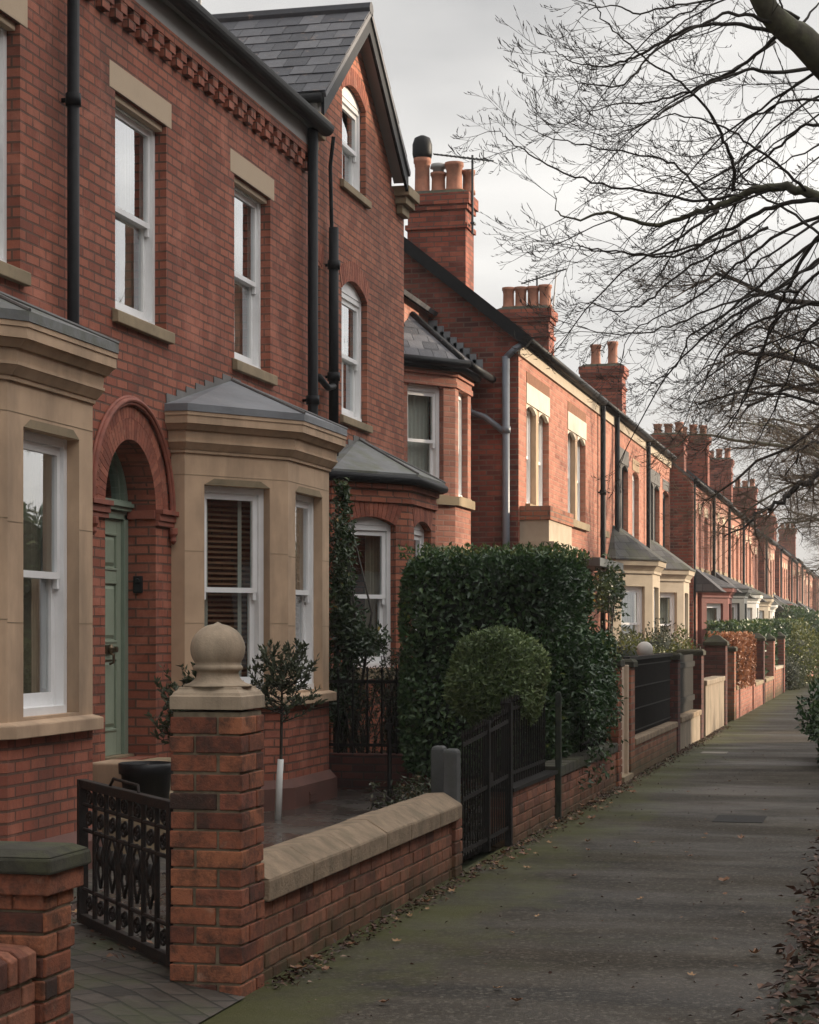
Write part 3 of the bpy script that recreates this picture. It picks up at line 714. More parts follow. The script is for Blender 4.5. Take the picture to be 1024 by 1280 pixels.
# ---- house at the left edge
A = thing('terraced_house', 'red brick house at the left edge with stone bay cut off by the picture border', 'house', (XW, 10.0, 0), 'red brick terraced houses')
Y0A = 10.12
upA = (11.72, 12.84)
shell(A, XW, 7.0, 13.6, ZE, math.radians(31), 8, [rect(*upA, 4.14, 5.85), rect(Y0A + .1, Y0A + 3.0, .5, 3.1)], 'brick')
bay(A, XW, Y0A, M['stone'], M['brick'], 0, 1.08, 2.86, 3.42, 3.92, ['dark', 'drapes', 'dark'], 'mosslead')
sash(A, (XW, 0, 0), UY, UX, *upA, 4.14, 5.85, .10, inside='net', sill=SILL, lintel=LINT)
eaves(A, 7.0, 13.596)
downpipe(A, XW + .09, 13.56, .2, 6.82, .045, clips=(5.5,))
def plinth(root, Y0, front=1.31, cant=.91, stub=.12, depth=.75):
    plan = [(XW, Y0), (XW + stub, Y0), (XW + depth, Y0 + cant), (XW + depth, Y0 + cant + front), (XW + stub, Y0 + 2 * cant + front), (XW, Y0 + 2 * cant + front)]
    mb = MB()
    mb.loft([(x, y, -.05) for x, y in offset_plan(plan, .075)], [(x, y, .24) for x, y in offset_plan(plan, .075)]); mb.loft([(x, y, .2405) for x, y in offset_plan(plan, .07)], [(x, y, .31) for x, y in offset_plan(plan, .012)])
    p = mb.build('plinth', M['plinth'], root); return p, plan
M['plinth'] = plain('painted_red_plinth', (.115, .05, .038), .75, .15, 4, .2, 60, dirt=(.05, .03, .024), dirtamt=.5)
plinth(A, Y0A)

# ---- house with the green door
B = thing('terraced_house', 'red brick house with arched sage green front door and a grey roofed stone bay', 'house', (XW, 16.5, 0), 'red brick terraced houses')
Y0B = 15.84
DC, DR, DRO, ZSP = 14.93, .545, .88, 2.60
upB1, upB2 = (14.59, 15.72), (17.50, 18.60)
hole_door = arch(DC - DR, DC + DR, .58, ZSP, DR, 24)
shell(B, XW, 13.6, 19.95, ZE, math.radians(31), 8, [rect(*upB1, 4.14, 5.85), rect(*upB2, 4.14, 5.85), rect(Y0B + .1, Y0B + 3.0, .5, 3.1), hole_door], 'brick', reveal=.34)
bay(B, XW, Y0B, M['stone'], M['brick'], 0, 1.08, 2.86, 3.42, 3.92, ['blind', 'blind', 'dark'], 'lead')
for u_ in (upB1, upB2): sash(B, (XW, 0, 0), UY, UX, *u_, 4.14, 5.85, .10, inside='drapes', sill=SILL, lintel=LINT)
eaves(B, 13.604, 19.95)
downpipe(B, XW + .11, 19.70, .1, 6.80, .055, clips=(4.0,))
pl, planB = plinth(B, Y0B)
mb = MB(); mb.box(XB + .075, XB + .081, 17.15, 17.37, .07, .17)
for k in range(3): mb.box(XB + .081, XB + .087, 17.16, 17.36, .083 + k * .028, .097 + k * .028)
mb.build('air_brick', M['plinth'], pl)
# door surround
mb = MB()
arch_ring(mb, (XW, 0, 0), UY, UX, DC - DR, DC + DR, ZSP, DR, .165, -.05, .003, 34, .0025); arch_ring(mb, (XW, 0, 0), UY, UX, DC - DR - .168, DC + DR + .168, ZSP, DR + .168, .11, -.05, .004, 40, .0025)
mb.build('door_arch', M['vouss'], B)
mb = MB(); k = 30
for (r_, pr, tr) in ((DRO - .030, .040, .015), (DRO - .004, .055, .022), (DRO + .020, .025, .015)):
    mb.tube([(XW + pr * .6, DC + r_ * math.cos(PI * i / k), ZSP - .02 + r_ * math.sin(PI * i / k)) for i in range(k + 1)], tr, 8)
for sy in (-1, 1):
    ya, yb = sorted((DC + sy * (DR - .01), DC + sy * (DRO + .05)))
    mb.box(XW + .003, XW + .045, ya, yb, ZSP - .075, ZSP - .02); mb.box(XW + .003, XW + .07, ya, yb, ZSP - .019, ZSP + .02); mb.box(XW + .003, XW + .03, ya, yb, ZSP - .115, ZSP - .0755)
    mb.box(XW - .30, XW + .002, *sorted((DC + sy * (DR + .0), DC + sy * (DR - .03))), ZSP - .06, ZSP + .01)
    mb.lathe((XW + .035, DC + sy * (DRO - .02), ZSP - .26), [(.005, 0), (.03, .03), (.022, .06), (.04, .09), (.04, .14)], 10)
mb.build('hood_mould', M['terra'], B, False, .004)
DX = XW - .24                                 # plane of the frame face
mb = MB(); f0, f1 = DC - DR + .002, DC + DR - .002
mb.box(DX - .1, DX, f0, f0 + .085, .58, ZSP - .02); mb.box(DX - .1, DX, f1 - .085, f1, .58, ZSP - .02)
for (dd, zz, hh) in ((.0, 2.53, .07), (.035, 2.60, .03), (.055, 2.63, .035), (.03, 2.666, .02)): mb.box(DX - .1, DX + dd, f0 + .001, f1 - .001, zz, zz + hh - .001)
arch_ring(mb, (DX, 0, 0), UY, UX, DC - DR + .085, DC + DR - .085, ZSP + .09, DR - .085, .078, -.1, 0, 24, 0)
arch_ring(mb, (DX, 0, 0), UY, UX, DC - DR + .125, DC + DR - .125, ZSP + .09, DR - .125, .04, -.1, -.03, 24, 0)
frame = mb.build('door_frame', M['doorframe'], B, False, .004)
mb = MB(); mb.add([(DX - .06 - q, a, z) for q in (0, .005) for a, z in arch(DC - DR + .1, DC + DR - .1, 2.69, ZSP + .09, DR - .1, 16)], [tuple(range(19)), tuple(range(19, 38))[::-1]])
mb.build('fanlight', M['glass'], frame)
# leaf with six raised-and-fielded panels
mb = MB(); l0, l1 = f0 + .088, f1 - .088; dz0, dz1 = .60, 2.525; dx = DX - .03
mb.box(dx - .045, dx - .012, l0, l1, dz0, dz1)
cols = [(l0, l0 + .1), ((l0 + l1) / 2 - .05, (l0 + l1) / 2 + .05), (l1 - .1, l1)]
rows = [(dz0, dz0 + .2), (1.40, 1.52), (2.02, 2.11), (dz1 - .11, dz1)]
for c in cols: mb.box(dx - .012, dx, *c, dz0, dz1)
for r_ in rows:
    for ca, cb in zip(cols, cols[1:]): mb.box(dx - .0119, dx - .0002, ca[1], cb[0], *r_)
for ra, rb in zip(rows, rows[1:]):
    for ca, cb in zip(cols, cols[1:]):
        a0, a1, z0, z1 = ca[1] + .012, cb[0] - .012, ra[1] + .012, rb[0] - .012
        for (o, h) in ((0, .008), ):
            mb.loft([(dx - .012, a0 + .02, z0 + .02), (dx - .012, a1 - .02, z0 + .02), (dx - .012, a1 - .02, z1 - .02), (dx - .012, a0 + .02, z1 - .02)],
                    [(dx + .004, a0 + .05, z0 + .05), (dx + .004, a1 - .05, z0 + .05), (dx + .004, a1 - .05, z1 - .05), (dx + .004, a0 + .05, z1 - .05)])
        for (u0, u1, w0, w1) in ((a0 - .012, a1 + .012, z0 - .012, z0 + .008), (a0 - .012, a1 + .012, z1 - .008, z1 + .012), (a0 - .012, a0 + .008, z0 + .008, z1 - .008), (a1 - .008, a1 + .012, z0 + .008, z1 - .008)):
            mb.box(dx - .011, dx + .009, u0, u1, w0, w1)
leaf = mb.build('door', M['door'], B, False, .003)
mb = MB(); yk = (l0 + l1) / 2 + .16
mb.box(dx + .001, dx + .016, yk - .06, yk + .06, 1.43, 1.50); mb.lathe((dx + .03, yk, 1.43), [(.016, 0), (.026, .02), (.026, .05), (.012, .075)], 10); mb.tube([(dx + .02, yk, 1.44), (dx + .055, yk, 1.42), (dx + .055, yk, 1.36), (dx + .02, yk, 1.345)], .011, 6)
mb.build('door_knocker', M['brass'], leaf)
mb = MB(); mb.tube([(dx, yk + .14, 1.465), (dx + .03, yk + .14, 1.465)], .025, 10); mb.box(dx + .001, dx + .008, l0 + .02, l0 + .05, 1.9, 2.0); mb.tube([(dx, l0 + .04, 1.84), (dx + .025, l0 + .04, 1.84)], .022, 10); mb.build('door_lock', M['brass'], leaf)
mb = MB(); mb.box(DX - .1, DX + .05, f0, f1, .575, .599); mb.build('threshold', M['stone_d'], B)
mb = MB(); yb_ = DC + DR - .03
mb.box(XW - .19, XW - .11, yb_, yb_ + .028, 1.93, 2.07); mb.tube([(XW - .15, yb_ - .012, 2.03), (XW - .15, yb_ + .01, 2.03)], .02, 10); mb.build('doorbell', M['plastic'], B, bevel=.006)
# a slim mast behind the roof edge
mb = MB(); pm = at(249.5, 24, 24); mb.tube([(pm.x, pm.y, 8.0), (pm.x, pm.y, 9.9)], .022, 6); mb.build('aerial_mast', M['fascia'], B)

# ---- gabled house
C = thing('gabled_house', 'tall red brick house with a steep slate gable and arched attic window', 'house', (XW, 22, 0), 'red brick terraced houses')
CY0, CY1 = 19.95, 24.1
GC, GH, GE, GA = 21.75, 1.72, 7.25, 8.55
attic, first, slit = (21.22, 22.24), (21.2, 22.3), (20.08, 20.36)
outer = [(CY0 + .002, -.1), (CY1 - .002, -.1), (CY1 - .002, 7.02), (GC + GH, 7.02), (GC + GH, GE), (GC, GA), (GC - GH, GE), (GC - GH, 6.95), (CY0 + .002, 6.95)]
Y0C = 20.36
holes = [arch(*attic, 6.62, 7.62, .15, 10), arch(*first, 4.02, 5.42, .15, 10), rect(*slit, 3.85, 5.5), rect(Y0C + .12, Y0C + 3.0, .5, 2.95)]
w = MB()
w.panel((XW, 0, 0), UY, UX, outer, holes, .11, 0)
w.panel((XW, CY0 + .002, 0), -UX, -UY, rect(0, 9, -.1, 7.0), (), 0, 0); w.panel((XW, CY1 - .002, 0), -UX, UY, rect(0, 9, -.1, 7.02), (), 0, 0); w.panel((XW - 9, 0, 0), UY, -UX, rect(CY0 + .002, CY1 - .002, -.1, 7.0), (), 0, 0)
w.panel((XW - .001, GC - GH, 0), -UX, -UY, rect(0, 8.9, 6.2, GE), (), 0, 0)
w.panel((XW - .001, GC + GH, 0), -UX, UY, rect(0, 8.9, 6.2, GE), (), 0, 0)
wallC = w.build('wall', [M['brick_c']], C)
pc = math.atan2(GA - GE, GH); cs, sn = math.cos(pc), math.sin(pc)
sl = MB()
xo = XW + .2
for sg in (1, -1):
    v = Vector((0, sg * cs, sn)); P = Vector((xo - 7, GC - sg * (GH + .14), GE - .14 * math.tan(pc) + .03)); Ls = (GH + .14) / cs
    sl.obox(P, UX * 7, v * (Ls - .006), Vector((0, -sg * sn, cs)) * .05)
    slates(sl, P + Vector((0, -sg * sn, cs)) * .05, UX, v, 27, 9, 7.0 / 27, Ls / 9.3)
roofC = sl.build('roof', M['slate'], C)
mb = MB(); mb.tube([(xo, GC, GA + .10), (xo - 7, GC, GA + .10)], .085, 8); mb.build('ridge_tiles', M['slate'], roofC)
mb = MB()
for sg in (1, -1):
    v = Vector((0, sg * cs, sn)); P = Vector((XW + .003, GC - sg * (GH + .14), GE - .14 * math.tan(pc) - .16)); Ls = (GH + .14) / cs
    mb.obox(P + Vector((.14, 0, .0)), UX * .035, v * (Ls - .0), Vector((0, 0, 1)) * .2)
mb.build('bargeboard', M['black'], C)
mb = MB()
for sg in (1, -1):
    v = Vector((0, sg * cs, sn)); P = Vector((XW + .003, GC - sg * (GH + .10), GE - .10 * math.tan(pc) - .085)); Ls = (GH + .10) / cs
    mb.obox(P, UX * .136, v * (Ls - .01), Vector((0, 0, 1)) * .03)
mb.build('soffit', M['fascia'], C)
mb = MB()
mb.box(XW - 6, XW + .10, GC - GH - .13, GC - GH - .004, GE - .25, GE - .09); mb.build('side_fascia', M['fascia'], C)
mb = MB(); mb.tube([(XW - 6, GC - GH - .17, GE - .085), (XW + .16, GC - GH - .17, GE - .085)], .055, 8); mb.build('gutter', M['black'], C, True)
for (y0, y1, zb) in ((GC - GH - .36, GC - GH + .1, 6.93), (CY1 - .5, CY1 + .06, 7.03)):
    mb = MB(); mb.box(XW + .002, XW + .08, y0 + .1, y1 - .1, zb - .28, zb - .17); mb.box(XW - .1, XW + .14, y0 + .05, y1 - .05, zb - .169, zb - .08); mb.box(XW - .3, XW + .19, y0, y1, zb - .079, zb + .04); mb.build('kneeler', M['stone_d'], C, bevel=.008)
SILC = (.10, .05, .09, 'stone_d')
sash(C, (XW, 0, 0), UY, UX, *attic, 6.62, 7.77, .07, rise=.15, inside='net', bar=1, sill=SILC)
sash(C, (XW, 0, 0), UY, UX, *first, 4.02, 5.57, .07, rise=.15, inside='net', bar=1, sill=SILC)
sash(C, (XW, 0, 0), UY, UX, *slit, 3.85, 5.5, .06, inside='net', sill=SILC)
for (a0, a1, zz, rr, tt, nn) in ((*attic, 7.62, .15, .2, 15), (*first, 5.42, .15, .22, 17), (slit[0] - .05, slit[1] + .05, 5.5, .05, .2, 6)):
    mb = MB(); arch_ring(mb, (XW, 0, 0), UY, UX, a0, a1, zz, rr, tt, -.01, .006, nn); mb.build('window_arch', M['vouss'], C)
bay(C, XW, Y0C, M['brick_c'], M['brick_c'], 0, 1.22, 2.86, 3.25, 3.80, ['drapes', 'halfnet', 'dark'], 'mosslead', front=1.3, cant=.92, style='brick', wina=(.72, .845), rise=.09)
downpipe(C, XW + .09, 20.56, 3.5, 5.95, .055, clips=(5.55, 4.35)); mb = MB(); mb.tube([(XW + .07, 20.56, 5.9), (XW + .07, 20.50, 6.6), (XW + .12, 20.45, 6.9)], .022, 6); mb.build('cable', M['black'], C)
mb = MB(); mb.tube([(XW + .1, 20.56, 4.25), (XW + .1, 20.3, 4.2), (XW + .05, 20.1, 4.3)], .035, 8); mb.build('waste_pipe', M['black'], C, True)

# ---- recessed house with the two-storey brick bay
XD = -6.6
D = thing('brick_house', 'recessed brick house with a two storey brick bay and hipped slate roof between the gables', 'house', (XD, 26.3, 0), 'red brick terraced houses')
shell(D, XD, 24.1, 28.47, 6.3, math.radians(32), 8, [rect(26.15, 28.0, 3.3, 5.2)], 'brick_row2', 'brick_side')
b0 = bay(D, XD, 25.98, M['brick_d'] if 'brick_d' in M else M['brick_row2'], M['brick_row2'], 0, 3.50, 5.06, 5.22, 6.0, ['net', 'net', 'dark'], 'slate_row', front=1.05, cant=.9, style='brick', wina=(.66, .62), rise=.1, apex=(27.3, 27.5))
# ground storey windows of that bay sit below the stone bands
planD = [(XD, 25.98), (XD + .12, 25.98), (XD + .75, 26.88), (XD + .75, 27.93), (XD + .12, 28.46), (XD, 28.46)]
mb = MB(); mb.loft([(x, y, 3.36) for x, y in offset_plan(planD[:4] + [(XD + .12, 28.83), (XD, 28.83)], .06)], [(x, y, 3.48) for x, y in offset_plan(planD[:4] + [(XD + .12, 28.83), (XD, 28.83)], .06)])
mb.loft([(x, y, 2.66) for x, y in offset_plan(planD[:4] + [(XD + .12, 28.83), (XD, 28.83)], .03)], [(x, y, 2.80) for x, y in offset_plan(planD[:4] + [(XD + .12, 28.83), (XD, 28.83)], .03)])
mb.build('stone_band', M['stone_d'], D)
sl = MB()
e0 = Vector((XD + .88, 26.80, 5.33)); e1 = Vector((XD + .88, 28.44, 5.33)); ap = Vector((XD + .02, 27.35, 6.06))
up = (Vector((XD + .02, 0, 6.06)) - Vector((XD + .88, 0, 5.33))); Lu = up.length; up.normalize()
for j in range(5):
    f0_, f1_ = j / 5, (j + 1) / 5
    ya = e0.y + (ap.y - e0.y) * (f0_ + f1_) / 2; k = max(1, int((28.44 - ya) / .24))
    for i in range(k):
        q = Vector((e0.x, ya + (28.44 - ya) * i / k, 5.33)) + up * (Lu * f0_) + Vector((.02, 0, .02))
        sl.obox(q, UY * ((28.44 - ya) / k - .006), up * (Lu / 5 * 1.2), Vector((.006, 0, .010)))
# near hip face
n0 = Vector((XD + .10, 25.86, 5.33)); n1 = Vector((XD + .86, 26.80, 5.33))
for j in range(6):
    fa = j / 6; pa = n0.lerp(ap, fa); pb = n1.lerp(ap, fa); k = max(1, int((pb - pa).length / .24)); upv = (ap - (n0 + n1) / 2) / 6 * 1.15
    for i in range(k): sl.obox(pa.lerp(pb, i / k) + Vector((0, 0, .02)), (pb - pa) * (1 / k) * .97, upv, Vector((.004, -.004, .011)))
sl.build('bay_slates', M['slate'], D)
mb = MB(); mb.tube([n1 + Vector((0, 0, .03)), ap + Vector((0, 0, .05))], .05, 6); mb.tube([(XD + .97, 26.75, 5.29), (XD + .97, 28.44, 5.29)], .055, 8); mb.tube([n0 + Vector((-.03, -.07, -.03)), (XD + .97, 26.75, 5.29)], .055, 8)
mb.build('bay_gutter', M['black'], D, True)
mb = MB(); fl = 8
for i in range(fl):
    a = Vector((XD + .80, 28.452, 5.42)).lerp(Vector((XD + .02, 28.452, 6.10)), i / fl); mb.box(a.x - .13, a.x + .02, 28.445, 28.462, a.z - .02, a.z + .17)
mb.build('flashing', M['lead'], D)

# ---- first terrace (sunlit), eaves at 5.9 m
XR, ZR = -5.26, 5.9
PR = math.radians(39)
def row_eaves(root, X, ze, Y0, Y1, band='cream'):
    mb = MB(); mb.box(X + .003, X + .035, Y0, Y1, ze - .26, ze - .08); mb.build('eaves_band', M[band], root)
    mb = MB(); mb.tube([(X + .12, Y0, ze - .02), (X + .12, Y1, ze - .02)], .06, 8); mb.box(X + .004, X + .1, Y0, Y1, ze - .075, ze - .055); mb.build('gutter', M['black'], root, True)
def pair(root, X, a0, a1, z0, z1, head, frame='white', upper=None, inside='net', mull='stone'):
    """two sashes with a stone mullion under one stone head"""
    m = (a0 + a1) / 2; mw = .11
    O = (X, 0, 0)
    w1 = sash(root, O, UY, UX, a0, m - mw, z0, z1, .10, inside=inside, fm=frame, detail=False)
    sash(root, O, UY, UX, m + mw, a1, z0, z1, .10, inside=inside, fm=frame, detail=False)
    mb = MB(); mb.box(X - .12, X - .012, m - mw + .002, m + mw - .002, z0, z1); mb.build('mullion', M[mull], root)
    mb = MB()
    mb.box(X - .02, X + .012, a0 - .03, a1 + .03, z1 + .0, z1 + .30)
    for (q0, q1) in ((a0, m - mw), (m + mw, a1)):
        pl = arch(q0, q1, z1 - .10, z1 - .1001, .09, 8)[2:]
        P = [Vector((X - .06, a, z)) for a, z in pl] + [Vector((X - .06, q0, z1 - .001)), Vector((X - .06, q1, z1 - .001))]
        Q = [p + UX * .055 for p in P]; k = len(P)
        mb.add(P + Q, [tuple(range(k)), tuple(range(k, 2 * k))[::-1]] + [(i, i + k, (i + 1) % k + k, (i + 1) % k) for i in range(k)])
    mb.build('window_head', M[head], root)
    if upper: mb = MB(); mb.box(X - .02, X + .008, a0 - .02, a1 + .02, z1 + .303, z1 + .47); mb.build('brick_head', M[upper], root)
    mb = MB(); mb.box(X + .001, X + .07, a0 - .08, a1 + .08, z0 - .12, z0); mb.build('sill', M['stone_d'], root)
def single(root, X, a0, a1, z0, z1, head='stone_b', frame='white', inside='net', hh=.25):
    w_ = sash(root, (X, 0, 0), UY, UX, a0, a1, z0, z1, .10, rise=.10, inside=inside, fm=frame, detail=False)
    mb = MB(); mb.box(X - .02, X + .010, a0 - .03, a1 + .03, z1 + .0, z1 + hh); mb.build('window_head', M[head], root)
    mb = MB(); mb.box(X + .001, X + .07, a0 - .06, a1 + .06, z0 - .12, z0); mb.build('sill', M['stone_d'], root)
def row_bay(root, X, Y0, mat, roofm, ze=3.0, front=1.25, cant=.8, depth=.76, zroof=3.7, ins='net', fm='white', sill=1.05, head=2.5):
    plan = [(X, Y0), (X + .1, Y0), (X + depth, Y0 + cant), (X + depth, Y0 + cant + front), (X + .1, Y0 + 2 * cant + front), (X, Y0 + 2 * cant + front)]
    body = MB(); wins = []
    for i in range(5):
        p, q = Vector((*plan[i], 0)), Vector((*plan[i + 1], 0)); L = (q - p).length; t = (q - p) / L; n = Vector((t.y, -t.x, 0)); holes = []
        if 1 <= i <= 3:
            ww = .62 if i != 2 else .85; a0, a1 = L / 2 - ww / 2, L / 2 + ww / 2; holes = [rect(a0, a1, sill, head)]; wins.append((p, t, n, a0, a1, i))
        body.panel(p, t, n, rect(0, L, -.05, ze), holes, .12, 0)
    b = body.build('bay', M[mat], root)
    mb = MB()
    for (o0, z0, o1, z1) in ((.03, ze - .25, .03, ze - .2), (.02, ze - .199, .09, ze - .1), (.11, ze - .099, .13, ze + .0)): mb.loft([(x, y, z0) for x, y in offset_plan(plan, o0)], [(x, y, z1) for x, y in offset_plan(plan, o1)])
    mb.build('cornice', M[mat], b)
    mb = MB(); mb.loft([(x, y, sill - .13) for x, y in offset_plan(plan, .05)], [(x, y, sill - .002) for x, y in offset_plan(plan, .05)]); mb.build('sill_band', M[mat], b)
    e = offset_plan(plan, .15); mb = MB(); E = [Vector((x, y, ze + .03)) for x, y in e]; mb.loft([(x, y, ze + .001) for x, y in e], [(x, y, ze + .029) for x, y in e])
    ya, yb = Y0 + cant * .85, Y0 + cant * 1.15 + front; A_, B_ = Vector((X + .004, ya, zroof)), Vector((X + .004, yb, zroof))
    for q in ((E[0], E[1], A_), (E[1], E[2], A_), (E[2], E[3], B_, A_), (E[3], E[4], B_), (E[4], E[5], B_)): mb.quad(list(q))
    mb.build('bay_roof', M[roofm], b)
    for (p, t, n, a0, a1, i) in wins: sash(root, p, t, n, a0, a1, sill, head, .08, inside=ins if i < 3 else 'dark', fm=fm, detail=False)
    return b
POT4 = [(.13, .5, .40, .12, ''), (.38, .5, .40, .12, ''), (.63, .5, .40, .12, ''), (.87, .5, .42, .125, '')]
def side_door(root, X, a0, a1, z1, mat):
    mb = MB(); mb.box(X - .12, X - .06, a0 + .05, a1 - .05, .05, z1 - .05)
    for z in (.35, 1.1): mb.box(X - .06, X - .045, a0 + .15, a1 - .15, z, z + .55)
    mb.build('door', M[mat], root)

E = thing('terraced_house', 'first sunlit orange terrace house, with its plain brick gable side and cowled tall chimney', 'house', (XR, 31, 0), 'orange brick terraced houses')
p1, p2 = (29.15, 31.15), (33.05, 35.05)
def pair_holes(a0, a1, z0, z1): m = (a0 + a1) / 2; return [rect(a0, m - .11, z0, z1), rect(m + .11, a1, z0, z1)]
Z0R, Z1R = 3.52, 5.02
def pier_fix(holes): return holes
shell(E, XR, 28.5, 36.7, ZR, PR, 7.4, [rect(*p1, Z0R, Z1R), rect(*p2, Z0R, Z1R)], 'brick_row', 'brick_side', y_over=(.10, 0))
pair(E, XR, *p1, Z0R, Z1R, 'stone_w', upper='vouss_brown'); pair(E, XR, *p2, Z0R, Z1R, 'stone_w', upper='vouss_brown')
row_eaves(E, XR, ZR, 28.45, 36.7)
mb = MB(); c_, s_ = math.cos(PR), math.sin(PR); v = Vector((-c_, 0, s_))
mb.obox(Vector((XR + .16 * c_, 28.36, ZR - .16 * s_ - .06)), UY * .13, v * (3.7 / c_ + .16), Vector((s_, 0, c_)) * .17); mb.build('verge', M['black'], E)
chimney(E, -6.93, -6.05, 28.52, 29.1, 6.2, 8.06, [(.18, .5, .55, .13, 'cowl'), (.46, .5, .32, .12, 'cap'), (.74, .45, .45, .14, ''), (.95, .7, .36, .1, '')], aerial=(-5.97, 28.62, 8.62, 1.0, 6.0))
downpipe(E, -5.43, 28.42, .1, 5.62, .055, 'greypipe', clips=(4.55,))
mb = MB(); mb.tube([(-5.43, 28.42, 4.5), (-5.75, 28.40, 4.75), (-5.95, 28.38, 4.82), (-6.0, 28.38, 5.0)], .045, 8); mb.build('waste_pipe', M['greypipe'], E, True); mb = MB(); mb.tube([(-5.43, 28.42, 5.6), (-5.3, 28.42, 5.72), (-5.14, 28.45, 5.82)], .05, 8); mb.build('rainwater_outlet', M['greypipe'], E, True)
mb = MB(); bx0, bx1, by0, by1 = XR, XR + .42, 28.62, 30.72
mb.box(bx0, bx1, by0, by1, -.1, 2.75); mb.box(bx0, bx1 + .06, by0 - .06, by1 + .06, 2.751, 2.83); mb.box(bx0, bx1 + .1, by0 - .1, by1 + .1, 2.8305, 2.93); mb.box(bx0, bx1 + .01, by0 - .01, by1 + .01, 2.931, 3.25)
bb = mb.build('square_bay', M['cream'], E); mb = MB(); mb.box(bx0, bx1 + .035, by0 - .035, by1 + .035, 3.251, 3.45); mb.build('bay_parapet', M['brick_wall'], bb)
mb = MB(); mb.box(bx1 + .001, bx1 + .03, by0 + .25, by1 - .25, 1.0, 2.45); mb.build('bay_window', M['white'], bb)
mb = MB(); mb.box(XR, XR + .55, 33.0, 36.0, 2.72, 2.86); mb.build('porch_hood', M['darkpaint'], E)
downpipe(E, XR + .09, 36.62, .1, 5.8, .05, clips=(4.2,))

Fh = thing('terraced_house', 'orange terrace house with one narrow window and a cream bay under a mossy roof', 'house', (XR, 40, 0), 'orange brick terraced houses')
shell(Fh, XR, 36.7, 43.85, ZR, PR, 7.4, [arch(36.95, 37.6, Z0R, Z1R - .1, .1, 8), rect(38.95, 40.95, Z0R, Z1R), arch(41.65, 42.75, Z0R, Z1R - .1, .1, 8)], 'brick_row')
single(Fh, XR, 36.95, 37.6, Z0R, Z1R, 'vouss_brown', 'darkpaint'); pair(Fh, XR, 38.95, 40.95, Z0R, Z1R, 'stone_k', 'darkpaint', mull='stone_k'); single(Fh, XR, 41.65, 42.75, Z0R, Z1R, 'stone_b')
row_eaves(Fh, XR, ZR, 36.7, 43.85)
row_bay(Fh, XR, 37.95, 'cream', 'slate_moss')
chimney(Fh, -6.95, -6.03, 35.7, 36.3, 6.0, 7.50, POT4, aerial=(-6.3, 36.0, 8.15, .9, 2.9))
downpipe(Fh, XR + .09, 38.6, .1, 5.8, .05); downpipe(Fh, XR + .09, 43.75, .1, 5.8, .05)
mb = MB(); mb.tube([(-6.05, 36.2, 7.4), (-5.98, 36.25, 8.3)], .012, 5); mb.build('aerial_rod', M['fascia'], Fh)

G = thing('terraced_house', 'last orange house of the near terrace, with dark mullioned windows over a cream bay', 'house', (XR, 46, 0), 'orange brick terraced houses')
shell(G, XR, 43.85, 49.0, ZR, PR, 7.4, [rect(44.55, 46.7, Z0R, Z1R), arch(47.35, 48.75, Z0R, Z1R - .1, .1, 8)], 'brick_row')
pair(G, XR, 44.55, 46.7, Z0R, Z1R, 'stone_k', 'darkpaint', mull='stone_k'); single(G, XR, 47.35, 48.75, Z0R, Z1R, 'stone_k', 'darkpaint')
row_eaves(G, XR, ZR, 43.85, 49.0)
row_bay(G, XR, 43.6 + .35, 'cream', 'slate_moss')
chimney(G, -7.0, -6.05, 46.0, 46.7, 6.0, 7.80, [(.3, .5, .5, .13, ''), (.72, .5, .56, .13, '')])

# ---- second terrace, a step forward; built once per kind and copied down the street
X2, ZE2 = -4.75, 5.35
KINDS = []
def row2(kind, Y0):
    baymat, roofm, fm, nm = kind
    h = thing('terraced_house', None, 'house', (X2, Y0, 0), 'far terraced houses')
    w0 = [(Y0 + .55, Y0 + 1.25), (Y0 + 1.95, Y0 + 2.65), (Y0 + 3.55, Y0 + 4.6)]
    za, zb = 3.25, 4.65
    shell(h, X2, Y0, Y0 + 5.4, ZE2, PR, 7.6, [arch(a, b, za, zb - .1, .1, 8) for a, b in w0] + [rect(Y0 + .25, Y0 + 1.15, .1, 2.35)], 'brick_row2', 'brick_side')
    for a, b in w0: single(h, X2, a, b, za, zb, 'stone_l', fm)
    row_eaves(h, X2, ZE2, Y0, Y0 + 5.4, 'brick_row2')
    side_door(h, X2, Y0 + .25, Y0 + 1.15, 2.35, 'darkpaint' if fm == 'white' else 'redpaint')
    row_bay(h, X2, Y0 + 1.75, baymat, roofm, 2.75, 1.25, .8, .7, 3.2, fm=fm, head=2.35)
    mb = MB(); mb.loft([(X2 + .002, Y0 + .1, 2.62), (X2 + .75, Y0 + .1, 2.62), (X2 + .75, Y0 + 1.5, 2.62), (X2 + .002, Y0 + 1.5, 2.62)], [(X2 + .002, Y0 + .1, 3.2), (X2 + .06, Y0 + .1, 3.2), (X2 + .06, Y0 + 1.5, 3.2), (X2 + .002, Y0 + 1.5, 3.2)]); mb.build('porch_roof', M[roofm], h)
    chimney(h, X2 - 1.75, X2 - .85, Y0 + 4.9, Y0 + 5.5, 5.4, 7.55, [(.18, .5, .38, .12, ''), (.5, .5, .38, .12, ''), (.82, .5, .38, .12, '')])
    downpipe(h, X2 + .07, Y0 + .06, .1, 5.25, .045)
    return h
KD = [('redpaint', 'slate_row', 'white', 'a red painted bay'), ('darkpaint', 'slate_row', 'white', 'a charcoal bay'), ('whiter', 'slate_moss', 'white', 'a white bay'), ('cream', 'slate_moss', 'white', 'a cream bay')]
ORD = ['first', 'second', 'third', 'fourth', 'fifth', 'sixth', 'seventh', 'eighth', 'ninth', 'tenth', 'eleventh', 'twelfth', 'thirteenth', 'fourteenth', 'fifteenth', 'sixteenth', 'seventeenth', 'eighteenth']
seq = [0, 1, 2, 3, 2, 3, 0, 3, 2, 3, 1, 3, 2, 3, 0, 3, 2]
protos = {}
